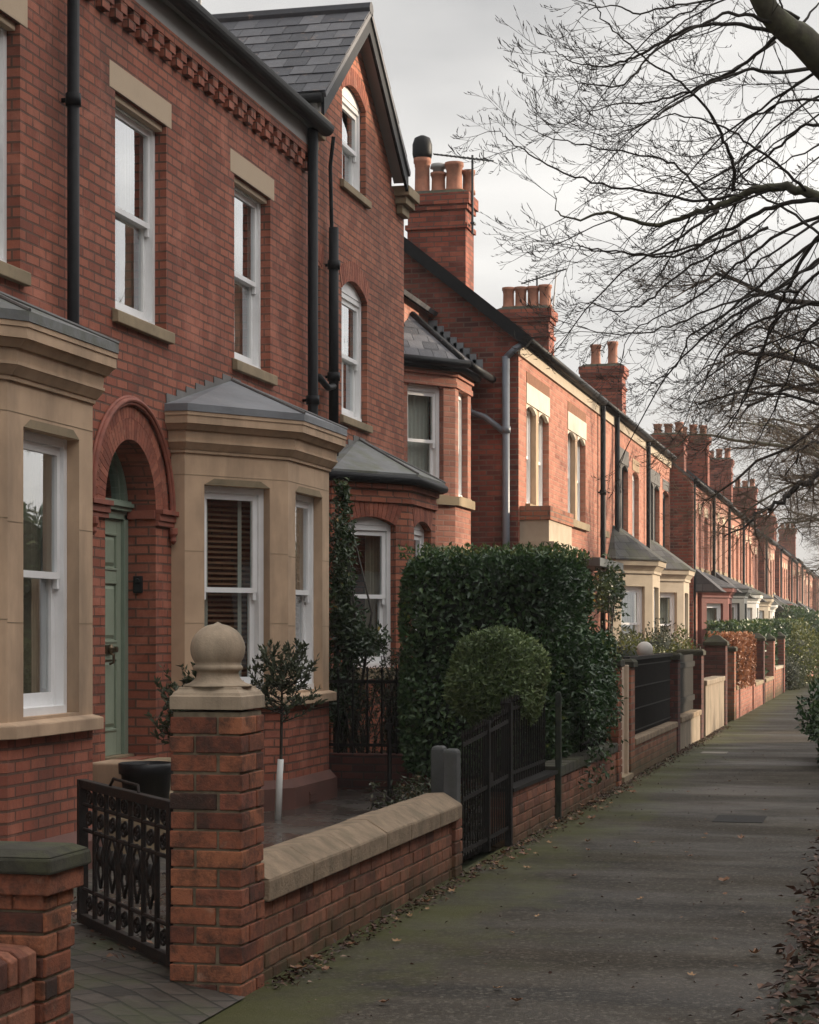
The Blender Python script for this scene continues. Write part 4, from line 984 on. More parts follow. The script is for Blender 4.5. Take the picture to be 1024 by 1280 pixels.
def vary(h, i):
    rs = random.Random(100 + i); ch = list(h.children); dz = rs.uniform(-.75, .1); dy = rs.uniform(-.8, .3); dx = rs.uniform(-.4, .4); drop = i not in (0, 1, 3) and rs.random() < .35
    for c in ch:
        nm = c.name.split('.')[0]
        if nm in ('chimney', 'chimney_pot'):
            if drop and i not in PROTO_I: bpy.data.objects.remove(c, do_unlink=True) if not c.children else [bpy.data.objects.remove(q, do_unlink=True) for q in list(c.children) + [c]]
            else: c.location = (dx, dy, dz - (rs.uniform(0, .15) if nm == 'chimney_pot' else 0))
        if nm == 'wall':
            c.material_slots[0].link = 'OBJECT'; c.material_slots[0].material = M[rs.choice(['brick_row2', 'brick_row3', 'brick_row2', 'brick_row4', 'brick_row'])]
    if i: h.location.x += rs.uniform(-.12, .12); h.location.z += rs.uniform(-.15, .12) - .01 * i
PROTO_I = (0, 1, 2, 3)
for i, k in enumerate(seq):
    y = 49.0 + 5.4 * i
    if k not in protos: h = protos[k] = row2(KD[k], y); py = y; h['_y'] = y
    else: h = copy_tree(protos[k], (0, y - protos[k]['_y'], 0))
    vary(h, i)
    h['label'] = '%s house of the far pink brick terrace beyond the step, with %s' % (ORD[i], KD[k][3])
mb = MB(); mb.box(X2 - .05, X2 + .06, 48.9, 49.05, -.1, 5.3); mb.build('corner_quoin', M['brick_side'], protos[0])
# ================================================================== FOLIAGE
def unit(a): return a / np.maximum(np.linalg.norm(a, axis=1, keepdims=True), 1e-9)
def leaves(name, P, D, Nn, L, W, rnd, mat, parent=None, base=(0, 0, 0), fold=.25, droop=.15):
    n = len(P); D = unit(D); Nn = unit(Nn - D * (Nn * D).sum(1, keepdims=True)); Sd = np.cross(D, Nn)
    L = np.broadcast_to(np.asarray(L, float).reshape(-1, 1), (n, 1)); W = np.broadcast_to(np.asarray(W, float).reshape(-1, 1), (n, 1))
    b = P; tip = P + D * L - Nn * L * droop; m = P + D * L * .45
    l_ = m + Sd * W * .5 + Nn * W * fold; r_ = m - Sd * W * .5 + Nn * W * fold
    V = np.stack([b, r_, tip, l_], 1).reshape(-1, 3) - np.array(base)
    me = bpy.data.meshes.new(name); me.vertices.add(4 * n); me.vertices.foreach_set('co', V.astype(np.float32).ravel())
    idx = np.arange(n)[:, None] * 4 + np.array([0, 1, 2, 0, 2, 3]); me.loops.add(6 * n); me.loops.foreach_set('vertex_index', idx.astype(np.int32).ravel())
    me.polygons.add(2 * n); me.polygons.foreach_set('loop_start', np.arange(0, 6 * n, 3, dtype=np.int32)); me.polygons.foreach_set('loop_total', np.full(2 * n, 3, dtype=np.int32))
    a = me.attributes.new('rnd', 'FLOAT', 'FACE'); a.data.foreach_set('value', np.repeat(rnd, 2).astype(np.float32))
    me.materials.append(mat); me.update(calc_edges=True); me.validate()
    o = bpy.data.objects.new(name, me); COL.objects.link(o)
    if parent: o.parent = parent
    else: o.location = base
    o['_b'] = tuple(base); return o
def rdir(n, up=.3):
    d = NR.normal(size=(n, 3)); d[:, 2] += up; return unit(d)
def clump_rnd(P, sc=2.2, seed=0):
    """per leaf value with soft clumps: young pale shoots in patches"""
    rs = np.random.RandomState(seed); k = rs.normal(size=(5, 3)) * sc; ph = rs.uniform(0, 6.28, 5)
    v = np.sin(P @ k.T + ph).sum(1) / 5
    return np.clip(.42 + v * .30 + NR.normal(size=len(P)) * .2, 0, 1)
def ellipsoid_cloud(c, r, n, shell=.35, bump=.1, seed=1, flat=None):
    d = unit(NR.normal(size=(n, 3))); rs = np.random.RandomState(seed); k = rs.normal(size=(6, 3)) * 3.2; ph = rs.uniform(0, 6.28, 6)
    lump = 1 + bump * np.sin(d @ k.T + ph).sum(1) / 2
    q = (1 - shell * NR.uniform(0, 1, n) ** 1.6) * lump
    P = np.array(c) + d * np.array(r) * q[:, None]; return P, d
def box_cloud(x0, x1, y0, y1, z0, z1, n, depth=.12, rough=.05, faces='xXyYZ', seed=2):
    A = {'x': (y1 - y0) * (z1 - z0), 'X': (y1 - y0) * (z1 - z0), 'y': (x1 - x0) * (z1 - z0), 'Y': (x1 - x0) * (z1 - z0), 'Z': (x1 - x0) * (y1 - y0)}
    tot = sum(A[f] for f in faces); Ps, Ds = [], []
    for f in faces:
        k = int(n * A[f] / tot); a, b = NR.uniform(0, 1, k), NR.uniform(0, 1, k)
        X, Y, Z = x0 + (x1 - x0) * a, y0 + (y1 - y0) * b, z0 + (z1 - z0) * b
        if f in 'xX': P = np.stack([np.full(k, x0 if f == 'x' else x1), y0 + (y1 - y0) * a, z0 + (z1 - z0) * b], 1); d = (-1 if f == 'x' else 1, 0, 0)
        elif f in 'yY': P = np.stack([X, np.full(k, y0 if f == 'y' else y1), Z], 1); d = (0, -1 if f == 'y' else 1, 0)
        else: P = np.stack([X, Y, np.full(k, z1)], 1); d = (0, 0, 1)
        d = np.array(d, float); rs = np.random.RandomState(seed); kk = rs.normal(size=(6, 3)) * 4; ph = rs.uniform(0, 6.28, 6)
        P = P + d * (rough * np.sin(P @ kk.T + ph).sum(1) / 2.5 - depth * NR.uniform(0, 1, k) ** 1.3)[:, None]
        Ps.append(P); Ds.append(np.tile(d, (k, 1)))
    P = np.concatenate(Ps); D = np.concatenate(Ds)
    c = np.array([(x0 + x1) / 2, (y0 + y1) / 2, (z0 + z1) / 2]); h = np.array([(x1 - x0) / 2, (y1 - y0) / 2, (z1 - z0) / 2])
    q = (P - c) / h; ln = (np.abs(q) ** 7).sum(1) ** (1 / 7); P = c + (P - c) / np.maximum(1, ln / 1.02)[:, None]
    return P, D
def blob(name, label, cat, kind, c, r, n, mat, L, W, group=None, stems=True, core=True, seed=1, bump=.12, shell=.4, up=.3, spread=1.0):
    th = thing(name, label, cat, (c[0], c[1], 0), group); base = tuple(th['_b'])
    P, d = ellipsoid_cloud(c, r, n, shell, bump, seed)
    P = P[P[:, 2] > .03]; n = len(P); d = d[:n] if len(d) != n else d
    d = unit(P - np.array(c)); D = d * spread + rdir(n, up)
    leaves('foliage', P, D, d + rdir(n) * .7, NR.uniform(.7, 1.2, n) * L, NR.uniform(.8, 1.2, n) * W, clump_rnd(P, 2.5, seed), mat, th, base)
    if core:
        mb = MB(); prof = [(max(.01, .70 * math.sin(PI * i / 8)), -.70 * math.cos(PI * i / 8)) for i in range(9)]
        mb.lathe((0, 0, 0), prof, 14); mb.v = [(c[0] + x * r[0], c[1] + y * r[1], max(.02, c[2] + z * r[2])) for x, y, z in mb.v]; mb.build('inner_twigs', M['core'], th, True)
    if stems:
        mb = MB()
        for k in range(stems if stems is not True else 4):
            a = R.random() * 6.28; mb.tube([(c[0] + .06 * math.cos(a), c[1] + .06 * math.sin(a), -.03), (c[0] + .15 * r[0] * math.cos(a), c[1] + .15 * r[1] * math.sin(a), c[2] * .6), (c[0] + .5 * r[0] * math.cos(a), c[1] + .5 * r[1] * math.sin(a), c[2] + .2 * r[2])], [.025, .018, .008], 6)
        mb.build('stem', M['twig'], th, True)
    return th
def hedge(label, x0, x1, y0, y1, z0, z1, n, mat, L, W, name='hedge', group=None, faces='xXyYZ', rough=.06, seed=2, depth=.14):
    th = thing(name, label, 'hedge', ((x0 + x1) / 2, (y0 + y1) / 2, 0), group); base = tuple(th['_b'])
    P, D0 = box_cloud(x0, x1, y0, y1, z0, z1, n, depth, rough, faces, seed); n = len(P)
    D = D0 * .7 + rdir(n, .25) + np.array([0, 0, -.2]) * (D0[:, 2:3] < .5)
    leaves('foliage', P, D, D0 + rdir(n) * .6, NR.uniform(.7, 1.25, n) * L, NR.uniform(.8, 1.2, n) * W, clump_rnd(P, 2.5, seed), mat, th, base)
    k = NR.uniform(0, 1, max(40, n // 60)); m = len(k)
    S_ = np.stack([x0 + (x1 - x0) * NR.uniform(0, 1, m), y0 + (y1 - y0) * NR.uniform(0, 1, m), np.full(m, z1 + .0)], 1)
    S_ = np.repeat(S_, 5, 0) + np.stack([NR.normal(size=m * 5) * .015, NR.normal(size=m * 5) * .015, NR.uniform(-.04, .09, m * 5)], 1)
    leaves('new_shoots', S_, rdir(m * 5, .9), rdir(m * 5, .5), L * .8, W * .7, NR.uniform(.5, 1, m * 5), mat, th, base)
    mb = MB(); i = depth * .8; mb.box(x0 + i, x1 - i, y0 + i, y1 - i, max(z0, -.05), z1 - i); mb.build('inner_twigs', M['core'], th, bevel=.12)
    return th

WX = -2.76                                                          # face of the garden walls along the path
# ================================================================== GROUND
def sheet(name, x0, x1, y0, y1, z, mat, nx=1, ny=1):
    mb = MB()
    if nx * ny == 1: mb.quad([(x0, y0, z), (x1, y0, z), (x1, y1, z), (x0, y1, z)])
    else:
        for i in range(nx):
            for j in range(ny):
                X = [x0 + (x1 - x0) * (i + a) / nx for a in (0, 1)]; Y = [y0 + (y1 - y0) * (j + b) / ny for b in (0, 1)]
                f = z if callable(z) else (lambda a, b: z)
                mb.quad([(X[0], Y[0], f(X[0], Y[0])), (X[1], Y[0], f(X[1], Y[0])), (X[1], Y[1], f(X[1], Y[1])), (X[0], Y[1], f(X[0], Y[1]))])
    return struct(mb.build(name, mat, base=((x0 + x1) / 2, (y0 + y1) / 2, 0)))
sheet('ground', -900, 900, -300, 1500, -.06, M['farground'])
sheet('path', WX - .05, -.25, -6, 190, 0.0, M['asphalt'])
def vz(x, y): return .012 + .05 * max(0, min(1, (x + .44) / .6)) + .012 * math.sin(y * 5 + x * 3) * math.sin(x * 7 + y)
sheet('verge', -.46, 2.4, -6, 190, vz, M['grassy'], 12, 160)
sheet('road', 2.4, 8.2, -20, 190, -.02, M['asphalt'])
def dz(x, y):                                                        # drive rises a little from the path
    t = max(0, min(1, (WX + .05 - x) / .45)); return .004 + .068 * t
sheet('driveway', -5.9, WX + .02, 3.0, 8.28, dz, M['pavers'], 24, 4)
sheet('driveway_inner', -5.9, WX - .18, 8.28, 9.9, dz, M['pavers'], 24, 2)
sheet('front_yard_paving', -5.9, WX - .12, 9.9, 19.0, .05, M['slabs'])
sheet('driveway_back', -5.9, -4.55, 9.9, 13.9, .056, M['pavers'])
sheet('garden_soil', -6.6, WX - .12, 19.0, 150, .04, M['soil'])

# ================================================================== GATE PIER, LOW WALLS (real bricks)
def brick_pier(mb, x0, x1, y0, y1, z0, z1, start=0, h=.065, m=.010):
    """pinwheel courses of stretcher + header on a pier one and a half bricks square"""
    sx, sy = x1 - x0, y1 - y0; fx, fy = .66, .66; z = z0; k = start; j = .0035
    while z < z1 - .03:
        zt = min(z + h, z1)
        a, b = sx * fx, sy * fy; g = m / 2
        if k % 2 == 0: L = [(x0, x0 + a - g, y0, y1 - b - g), (x0 + a + g, x1, y0, y0 + b - g), (x1 - a + g, x1, y0 + b + g, y1), (x0, x1 - a - g, y1 - b + g, y1)]
        else: L = [(x1 - a + g, x1, y0, y1 - b - g), (x0, x1 - a - g, y0, y0 + b - g), (x0, x0 + a - g, y0 + b + g, y1), (x0 + a + g, x1, y1 - b + g, y1)]
        for (u0, u1, w0, w1) in L:
            d = [R.uniform(-j, j) for _ in range(6)]
            mb.box(u0 + d[0] + (j if u0 > x0 else 0), u1 + d[1], w0 + d[2], w1 + d[3], z + d[4] * .5, zt + d[5] * .5)
        z += h + m; k += 1
    i = .010; mb.box(x0 + i, x1 - i, y0 + i, y1 - i, z0 - .02, z1 - .004, .5, 1)
def brick_run(mb, X, th, y0, y1, z0, z1, h=.065, m=.010, L=.215, ends=True, soldier=False):
    """stretcher-bond wall along y whose path face is x = X"""
    z = z0; k = 0; j = .003
    while z < z1 - .03:
        zt = min(z + h, z1); y = y0 - (L / 2 + m) * (k % 2)
        while y < y1 - .01:
            a, b = max(y, y0), min(y + L, y1)
            if b - a > .025:
                d = [R.uniform(-j, j) for _ in range(3)]
                mb.box(X - th + d[1], X + d[0], a + (0 if a == y0 else .0), b, z + d[2] * .5, zt + d[2] * .4)
            y += L + m
        z += h + m; k += 1
    mb.box(X - th + .012, X - .009, y0 + .008, y1 - .008, z0 - .03, z1 - .003, .5, 1)

PW = .33; PY0 = 8.28
P = thing('gate_pier', 'tall brick gate pier topped by a carved stone ball, beside the open iron gate', 'gate pier', (WX - PW / 2, PY0 + PW / 2, 0))
mb = MB(); brick_pier(mb, WX - PW, WX, PY0, PY0 + PW, -.02, 1.255, 0, .0735, .0105)
mb.build('shaft', [M['bricks'], M['mortar']], P, bevel=.0045)
mb = MB(); cx, cy = WX - PW / 2, PY0 + PW / 2; z = 1.262; h2 = PW / 2 + .002
mb.lathe((cx, cy, z), [(h2 - .002, 0), (h2, .0), (h2, .058), (h2 - .006, .061), (h2 - .012, .074), (h2 - .03, .088), (h2 - .032, .098)], 4)
mb.build('cap', M['finial'], P, bevel=.004)
mb = MB(); b0 = z + .0985
pr = [(.155, 0), (.153, .007), (.125, .016), (.106, .030), (.096, .046), (.093, .062), (.097, .070), (.110, .073), (.113, .085), (.108, .094), (.100, .097)]
for i in range(1, 24):
    a = -.62 + (.62 + 1.42) * i / 23; pr.append((.123 * math.cos(a), .168 + .112 * math.sin(a)))
pr.append((.010, pr[-1][1] + .006)); pr.append((.001, pr[-1][1] + .004))
mb.lathe((cx, cy, b0), pr, 44); mb.build('ball_finial', M['finial'], P, True)

LW = thing('garden_wall', 'low brick wall with pale stone coping running from the ball topped pier to the grey posts', 'wall', (WX - .11, 10.7, 0))
mb = MB(); brick_run(mb, WX - .03, .2, PY0 + PW + .003, 12.72, -.02, .375, .067, .010)
mb.build('brickwork', [M['bricks2'], M['mortar']], LW, bevel=.005)
mb = MB(); y = PY0 + PW + .004; n = 0
while y < 12.78:
    L = R.uniform(.55, .95); y2 = min(y + L, 12.80); d = R.uniform(-.004, .004)
    mb.loft([(WX - .29, y + .004, .378), (WX + .022, y + .004, .378), (WX + .022, y2 - .004, .378), (WX - .29, y2 - .004, .378)],
            [(WX - .29, y + .004, .47 + d), (WX + .024, y + .004, .475 + d), (WX + .024, y2 - .004, .475 + d), (WX - .29, y2 - .004, .47 + d)])
    mb.loft([(WX - .29, y + .004, .4705 + d), (WX + .024, y + .004, .4755 + d), (WX + .024, y2 - .004, .4755 + d), (WX - .29, y2 - .004, .4705 + d)],
            [(WX - .22, y + .004, .545 + d), (WX - .10, y + .004, .552 + d), (WX - .10, y2 - .004, .552 + d), (WX - .22, y2 - .004, .545 + d)])
    y = y2; n += 1
mb.build('coping', M['coping'], LW, bevel=.007)
mb = MB(); brick_pier(mb, WX - .2, WX - .005, 12.725, 12.93, -.02, .372, 0, .0735, .0105); mb.build('end_pier', [M['bricks2'], M['mortar']], LW, bevel=.005)

# near left pier with a dark mossy slab and the stub of wall in front of it
N1 = thing('gate_pier', 'squat brick gate pier under a dark mossy stone slab at the bottom left corner', 'gate pier', (-3.1, 6.3, 0))
NX, NY0 = WX - .005, 6.22
mb = MB(); brick_run(mb, NX, .9, NY0, NY0 + .245, -.02, .71, .066, .010, .215)
# near face bricks (facing the camera)
z = -.02; k = 0
while z < .69:
    x = NX - .9 - (.11 if k % 2 else 0)
    while x < NX - .01:
        a, b = max(x, NX - .9), min(x + .215, NX - .002); mb.box(a, b, NY0 - .008, NY0 + .05, z, z + .066) if b - a > .03 else None; x += .225
    z += .076; k += 1
mb.box(NX - .92, NX + .025, NY0 - .03, NY0 + .27, .716, .788)
for k in range(5): mb.box(NX - .9 + k * .115, NX - .9 + k * .115 + .105, NY0 - .04, NY0 - .005, .72, .785)
mb.build('shaft', [M['bricks'], M['mortar']], N1, bevel=.006)
mb = MB(); mb.loft([(NX - 1.0, NY0 - .06, .790), (NX + .045, NY0 - .06, .790), (NX + .045, NY0 + .30, .790), (NX - 1.0, NY0 + .30, .790)], [(NX - 1.0, NY0 - .055, .845), (NX + .04, NY0 - .055, .845), (NX + .04, NY0 + .295, .845), (NX - 1.0, NY0 + .295, .845)])
mb.loft([(NX - 1.0, NY0 - .055, .8455), (NX + .04, NY0 - .055, .8455), (NX + .04, NY0 + .295, .8455), (NX - 1.0, NY0 + .295, .8455)], [(NX - 1.0, NY0 + .0, .868), (NX + .0, NY0 + .0, .868), (NX + .0, NY0 + .24, .868), (NX - 1.0, NY0 + .24, .868)])
mb.build('cap', M['mossstone'], N1, bevel=.01)
N2 = thing('garden_wall', 'low brick wall with a brick on edge top in the bottom left corner, butting the squat pier', 'wall', (WX - .2, 5.5, 0))
mb = MB(); brick_run(mb, WX - .035, .2, 4.2, NY0 - .012, -.02, .44, .066, .010)
y = 4.2
while y < NY0 - .08:
    d = R.uniform(-.004, .004); x1, x0 = WX - .02 + d, WX - .26
    pl = [(x0, .445), (x1, .445), (x1, .53), (x1 - .035, .553 + d), (x0 + .03, .562 + d), (x0, .54)]
    mb.add([(a, y, z) for a, z in pl] + [(a, y + .066, z) for a, z in pl], [tuple(range(6)), tuple(range(6, 12))[::-1]] + [(i, i + 6, (i + 1) % 6 + 6, (i + 1) % 6) for i in range(6)])
    y += .077
mb.box(WX - .25, WX - .04, 4.2, NY0 - .02, .443, .53, .5, 1)
mb.build('brickwork', [M['bricks2'], M['mortar']], N2, bevel=.006)

# ================================================================== OPEN IRON GATE
ga, gb = Vector((-3.15, 8.50, .085)), Vector((-4.12, 9.72, .085))
GT = thing('garden_gate', 'open wrought iron garden gate with scrollwork, swung back behind the ball topped pier', 'gate', tuple(ga))
gu = (gb - ga); GL = gu.length; gu.normalize(); gn = Vector((gu.y, -gu.x, 0)); GHt = .75
def gp(a, z, o=0): return ga + gu * a + Vector((0, 0, z)) + gn * o
def gbar(mb, a0, a1, z0, z1, th=.03): mb.obox(gp(a0, z0, -th / 2), gu * (a1 - a0), Vector((0, 0, z1 - z0)), gn * th)
mb = MB(); gbar(mb, 0, .055, 0, GHt, .05); gbar(mb, GL - .05, GL, 0, GHt, .05); gbar(mb, .055, GL - .05, 0, .05, .04); gbar(mb, .055, GL - .05, GHt - .045, GHt - .0, .045)
mb.build('frame', M['rustiron'], GT, bevel=.004)
mb = MB(); nb = 7
for k in range(1, nb):
    a = .05 + (GL - .1) * k / nb; mb.tube([gp(a, .05), gp(a, GHt - .045)], .0135, 6)
for zz in (.18, .49, .62): mb.tube([gp(.05, zz), gp(GL - .05, zz)], .011, 6)
mb.build('bars', M['rustiron'], GT)
mb = MB()
def scroll(a, z, r, sg, up=1, turns=1.35):
    pts = []
    for i in range(22):
        t = i / 21; rr = r * (1 - .78 * t); an = sg * (2 * PI * turns * t); pts.append(gp(a + rr * math.cos(an) * sg, z + up * rr * math.sin(an)))
    mb.tube(pts, .0075, 5)
for k in range(nb):
    a = .05 + (GL - .1) * (k + .5) / nb
    for (zz, r_, u_) in ((.555, .042, 1), (.665, .035, -1), (.115, .042, 1)): scroll(a - .018, zz, r_, 1, u_); scroll(a + .018, zz, r_, -1, u_)
    if k in (1, 2, 3, 4, 5):
        for s_ in (-1, 1): mb.tube([gp(a, .22), gp(a + s_ * .05, .30), gp(a + s_ * .02, .38), gp(a + s_ * .06, .44), gp(a, .50)], .008, 5)
        mb.lathe(gp(a, .33), [(.004, 0), (.022, .03), (.026, .06), (.006, .10)], 8)
mb.build('scrollwork', M['rustiron'], GT, True)
mb = MB(); mb.tube([gp(GL * .35, GHt + .0), gp(GL * .36, GHt + .035), gp(GL * .62, GHt + .04), gp(GL * .66, GHt + .0)], .008, 6); mb.build('handle', M['rustiron'], GT)
mb = MB()
for zz in (.13, .62): mb.tube([gp(0, zz), Vector((WX - PW + .02, PY0 + .2, .085 + zz))], .02, 8); mb.tube([gp(-.015, zz - .05), gp(-.015, zz + .06)], .024, 8)
mb.build('hinge', M['rustiron'], GT)

# ================================================================== STEPS, POT, SMALL TREES IN THE YARD
st = thing('door_steps', 'worn stone steps and cheek block below the sage green door', 'steps', (-5.5, 14.9, 0))
mb = MB(); mb.box(XW + .003, -5.42, 13.85, 15.5, -.04, .572); mb.box(-5.419, -5.20, 14.2, 15.2, -.04, .38); mb.box(-5.199, -5.0, 14.2, 15.0, -.04, .19); mb.build('tread', M['stone_d'], st, bevel=.012)
mb = MB(); mb.box(XW + .28, -5.2, 13.45, 13.845, -.04, .45); mb.box(XW + .26, -5.17, 13.43, 13.847, .4505, .66); mb.build('cheek_block', M['stone'], st, bevel=.015)
pc_ = at(183, 988, 14.1); pz = .30
mb = MB(); mb.box(pc_.x - .24, pc_.x + .24, pc_.y - .24, pc_.y + .24, -.04, pz); o = mb.build('plinth_block', M['stone_d'], bevel=.012, base=(pc_.x, pc_.y, 0)); o.name = 'stone_block'; tag(o, 'low square stone block under the black planter by the doorsteps', 'stone block')
pot = thing('planter', 'round black plastic planter behind the iron gate by the doorsteps', 'planter', (pc_.x, pc_.y, pz))
mb = MB(); mb.lathe((pc_.x, pc_.y, pz), [(.13, 0), (.15, .01), (.178, .30), (.195, .302), (.198, .375), (.186, .38), (.180, .33), (.02, .325)], 28); mb.build('tub', M['plastic'], pot, True)
mb = MB(); mb.lathe((pc_.x, pc_.y, pz), [(.175, .331), (.1, .345), (.01, .35)], 16); mb.build('soil', M['soil'], pot, True)

def sapling(name, label, cat, x, y, z0, trunk, crown_r, crown_h, n, guard, mat='olive', nb=26, seed=3, L=.055, W=.02):
    rs = random.Random(seed); th = thing(name, label, cat, (x, y, z0)); mb = MB(); tips = []
    top = Vector((x + .02, y, z0 + trunk + crown_h))
    mb.tube([(x, y, z0 - .03), (x + .01, y, z0 + trunk * .5), (x + .015, y + .01, z0 + trunk), tuple(top)], [.016, .014, .012, .003], 7)
    for k in range(nb):
        f = rs.random(); a = rs.random() * 6.28; p = Vector((x + .015, y, z0 + trunk * (.82 + .2 * f) + crown_h * .8 * f)); r_ = crown_r * (1 - .35 * f) * rs.uniform(.6, 1.05)
        e = p + Vector((math.cos(a) * r_, math.sin(a) * r_, crown_h * rs.uniform(.2, .45))); m = p.lerp(e, .5) + Vector((math.cos(a) * .03, math.sin(a) * .03, -.02))
        mb.tube([p, m, e], [.006, .004, .0015], 5)
        for q in range(3):
            b = m.lerp(e, rs.random()); e2 = b + Vector((rs.uniform(-1, 1) * .12, rs.uniform(-1, 1) * .12, rs.uniform(0, .16))); mb.tube([b, e2], [.003, .001], 4); tips.append((b, e2))
        tips.append((p, m)); tips.append((m, e))
    mb.build('trunk', M['twig'], th, True)
    Ps, Ds = [], []
    per = max(1, n // len(tips))
    for (b, e) in tips:
        for q in range(per):
            f = rs.uniform(.25, 1.0); Ps.append(tuple(b.lerp(e, f))); d = (e - b).normalized(); Ds.append((d.x + rs.uniform(-.8, .8), d.y + rs.uniform(-.8, .8), d.z + rs.uniform(-.3, .7)))
    P_ = np.array(Ps); D_ = np.array(Ds); k = len(P_)
    leaves('foliage', P_, D_, rdir(k, .8), NR.uniform(.7, 1.2, k) * L, NR.uniform(.8, 1.2, k) * W, np.clip(NR.normal(.45, .25, k), 0, 1), M[mat], th, (x, y, z0), .15)
    if guard: mb = MB(); mb.tube([(x - .015, y, z0 - .02), (x - .005, y, z0 + guard * .6), (x + .008, y, z0 + guard)], [.030, .028, .026], 12); mb.build('trunk_guard', M['guard'], th, True)
    return th
sapling('young_tree', 'young standard tree with a white guard round its thin trunk in the paved yard', 'tree', -4.93, 15.8, .05, .92, .36, .42, 2000, .50, nb=34)
pp = at(226, 880, 14.6)
sapling('shrub', 'small olive leaved shrub between the front door and the ball topped pier', 'shrub', pp.x, pp.y, .05, .86, .24, .32, 1500, 0, seed=9, nb=26)

# ================================================================== POSTS, RAILINGS, HEDGE OF THE NEXT GARDEN
def post(name, label, x, y, w, d, z, mat, group=None, cap=.02):
    th = thing(name, label, 'post', (x, y, 0), group); mb = MB(); mb.box(x - w / 2, x + w / 2, y - d / 2, y + d / 2, -.05, z - cap)
    mb.loft([(x - w / 2, y - d / 2, z - cap + .0005), (x + w / 2, y - d / 2, z - cap + .0005), (x + w / 2, y + d / 2, z - cap + .0005), (x - w / 2, y + d / 2, z - cap + .0005)],
            [(x - w / 2 + .015, y - d / 2 + .015, z), (x + w / 2 - .015, y - d / 2 + .015, z), (x + w / 2 - .015, y + d / 2 - .015, z), (x - w / 2 + .015, y + d / 2 - .015, z)])
    mb.build('shaft', M[mat], th, bevel=.006); return th
q1 = at(565, 1000, 13.2); q2 = at(549, 1000, 13.45)
post('gate_post', 'grey weathered gate post at the end of the stone coped wall', q1.x, q1.y, .095, .12, .83, 'greypost')
post('gate_post', 'darker grey gate post just behind the other one at the end of the coping', q2.x, q2.y, .09, .12, .835, 'greypost')
def rail_run(th, x, y0, y1, z0, z1, step, spear=True, r=.0085, rails=(.12, .82), dx=0.0, top=0):
    n = max(2, int(round((y1 - y0) / step))); mb = MB()
    for k in range(n + 1):
        f = k / n; y = y0 + (y1 - y0) * f; xx = x + dx * f; zt = z1 + top * f
        mb.tube([(xx, y, z0), (xx, y, zt - .03)], r, 6)
        if spear: mb.lathe((xx, y, zt - .035), [(r, 0), (r * 1.9, .02), (r * 1.2, .035), (.001, .07)], 6)
    mb.build('bars', M['iron'], th)
    mb = MB()
    for q in rails:
        z = z0 + (z1 - z0) * q; mb.obox(Vector((x - .006, y0, z)), Vector((dx, y1 - y0, top * q)), Vector((.012, 0, 0)), Vector((0, 0, .028)))
    mb.build('rail', M['iron'], th)
g2 = thing('garden_gate', 'closed gate of tall thin black bars with spear tips beside the dwarf brick wall', 'gate', (WX, 13.8, 0))
rail_run(g2, WX - .02, 13.0, 14.62, .07, .92, .085, r=.0065, rails=(.06, .47, .90), top=.10)
mb = MB(); mb.box(WX - .045, WX + .005, 14.63, 14.69, -.03, 1.08); mb.build('stile', M['iron'], g2); mb = MB(); mb.box(WX - .045, WX + .0, 13.82, 13.87, .05, .98); mb.build('stile', M['iron'], g2)
mb = MB(); mb.box(WX - .03, WX + .0, 13.86, 13.96, .52, .60); mb.build('latch', M['iron'], g2)
w3 = thing('garden_wall', 'dwarf brick wall with a black metal edging and spear railings in front of the round topiary', 'wall', (WX, 15.7, 0))
mb = MB(); brick_run(mb, WX - .01, .2, 14.72, 16.72, -.02, .40, .066, .010); mb.build('brickwork', [M['bricks2'], M['mortar']], w3, bevel=.005)
mb = MB(); mb.box(WX - .23, WX + .012, 14.70, 16.74, .402, .430); mb.build('edging', M['iron'], w3)
rail_run(w3, WX - .10, 14.8, 16.7, .43, 1.08, .105, rails=(.10, .86), top=.04)
post('fence_post', 'slim mossy iron post leaning between the two dwarf brick walls', WX + .0, 16.83, .05, .05, 1.10, 'mossiron')
w4 = thing('garden_wall', 'dwarf brick wall under the overhanging laurel hedge with a tall capped brick end pier', 'wall', (WX, 18.8, 0))
mb = MB(); brick_run(mb, WX - .01, .2, 16.93, 20.6, -.02, .36, .066, .010); mb.build('brickwork', [M['bricks2'], M['mortar']], w4, bevel=.005)
mb = MB()
y = 16.93
while y < 20.58: y2 = min(y + .222, 20.6); mb.box(WX - .225, WX + .008, y + .004, y2 - .004, .362, .455 + R.uniform(-.004, .004)); y = y2
mb.build('coping', M['bricks_moss'] if 'bricks_moss' in M else M['mossstone'], w4, bevel=.008)
mb = MB(); brick_pier(mb, WX - .28, WX + .012, 20.62, 20.9, -.02, 1.24, 0, .0665, .010); mb.build('end_pier', [M['bricks'], M['mortar']], w4, bevel=.006)
mb = MB(); mb.box(WX - .31, WX + .04, 20.59, 20.93, 1.243, 1.32); mb.build('pier_cap', M['mossstone'], w4, bevel=.012)
rail_run(w4, WX - .12, 18.9, 20.6, .46, 1.12, .11, rails=(.10, .86))

hedge('big square cut laurel hedge, taller than a person, overhanging the path side wall', -4.42, -2.90, 17.75, 20.0, .25, 2.31, 30000, M['hedge'], .066, .034, seed=5, rough=.035, depth=.2)
h_ov = leaves
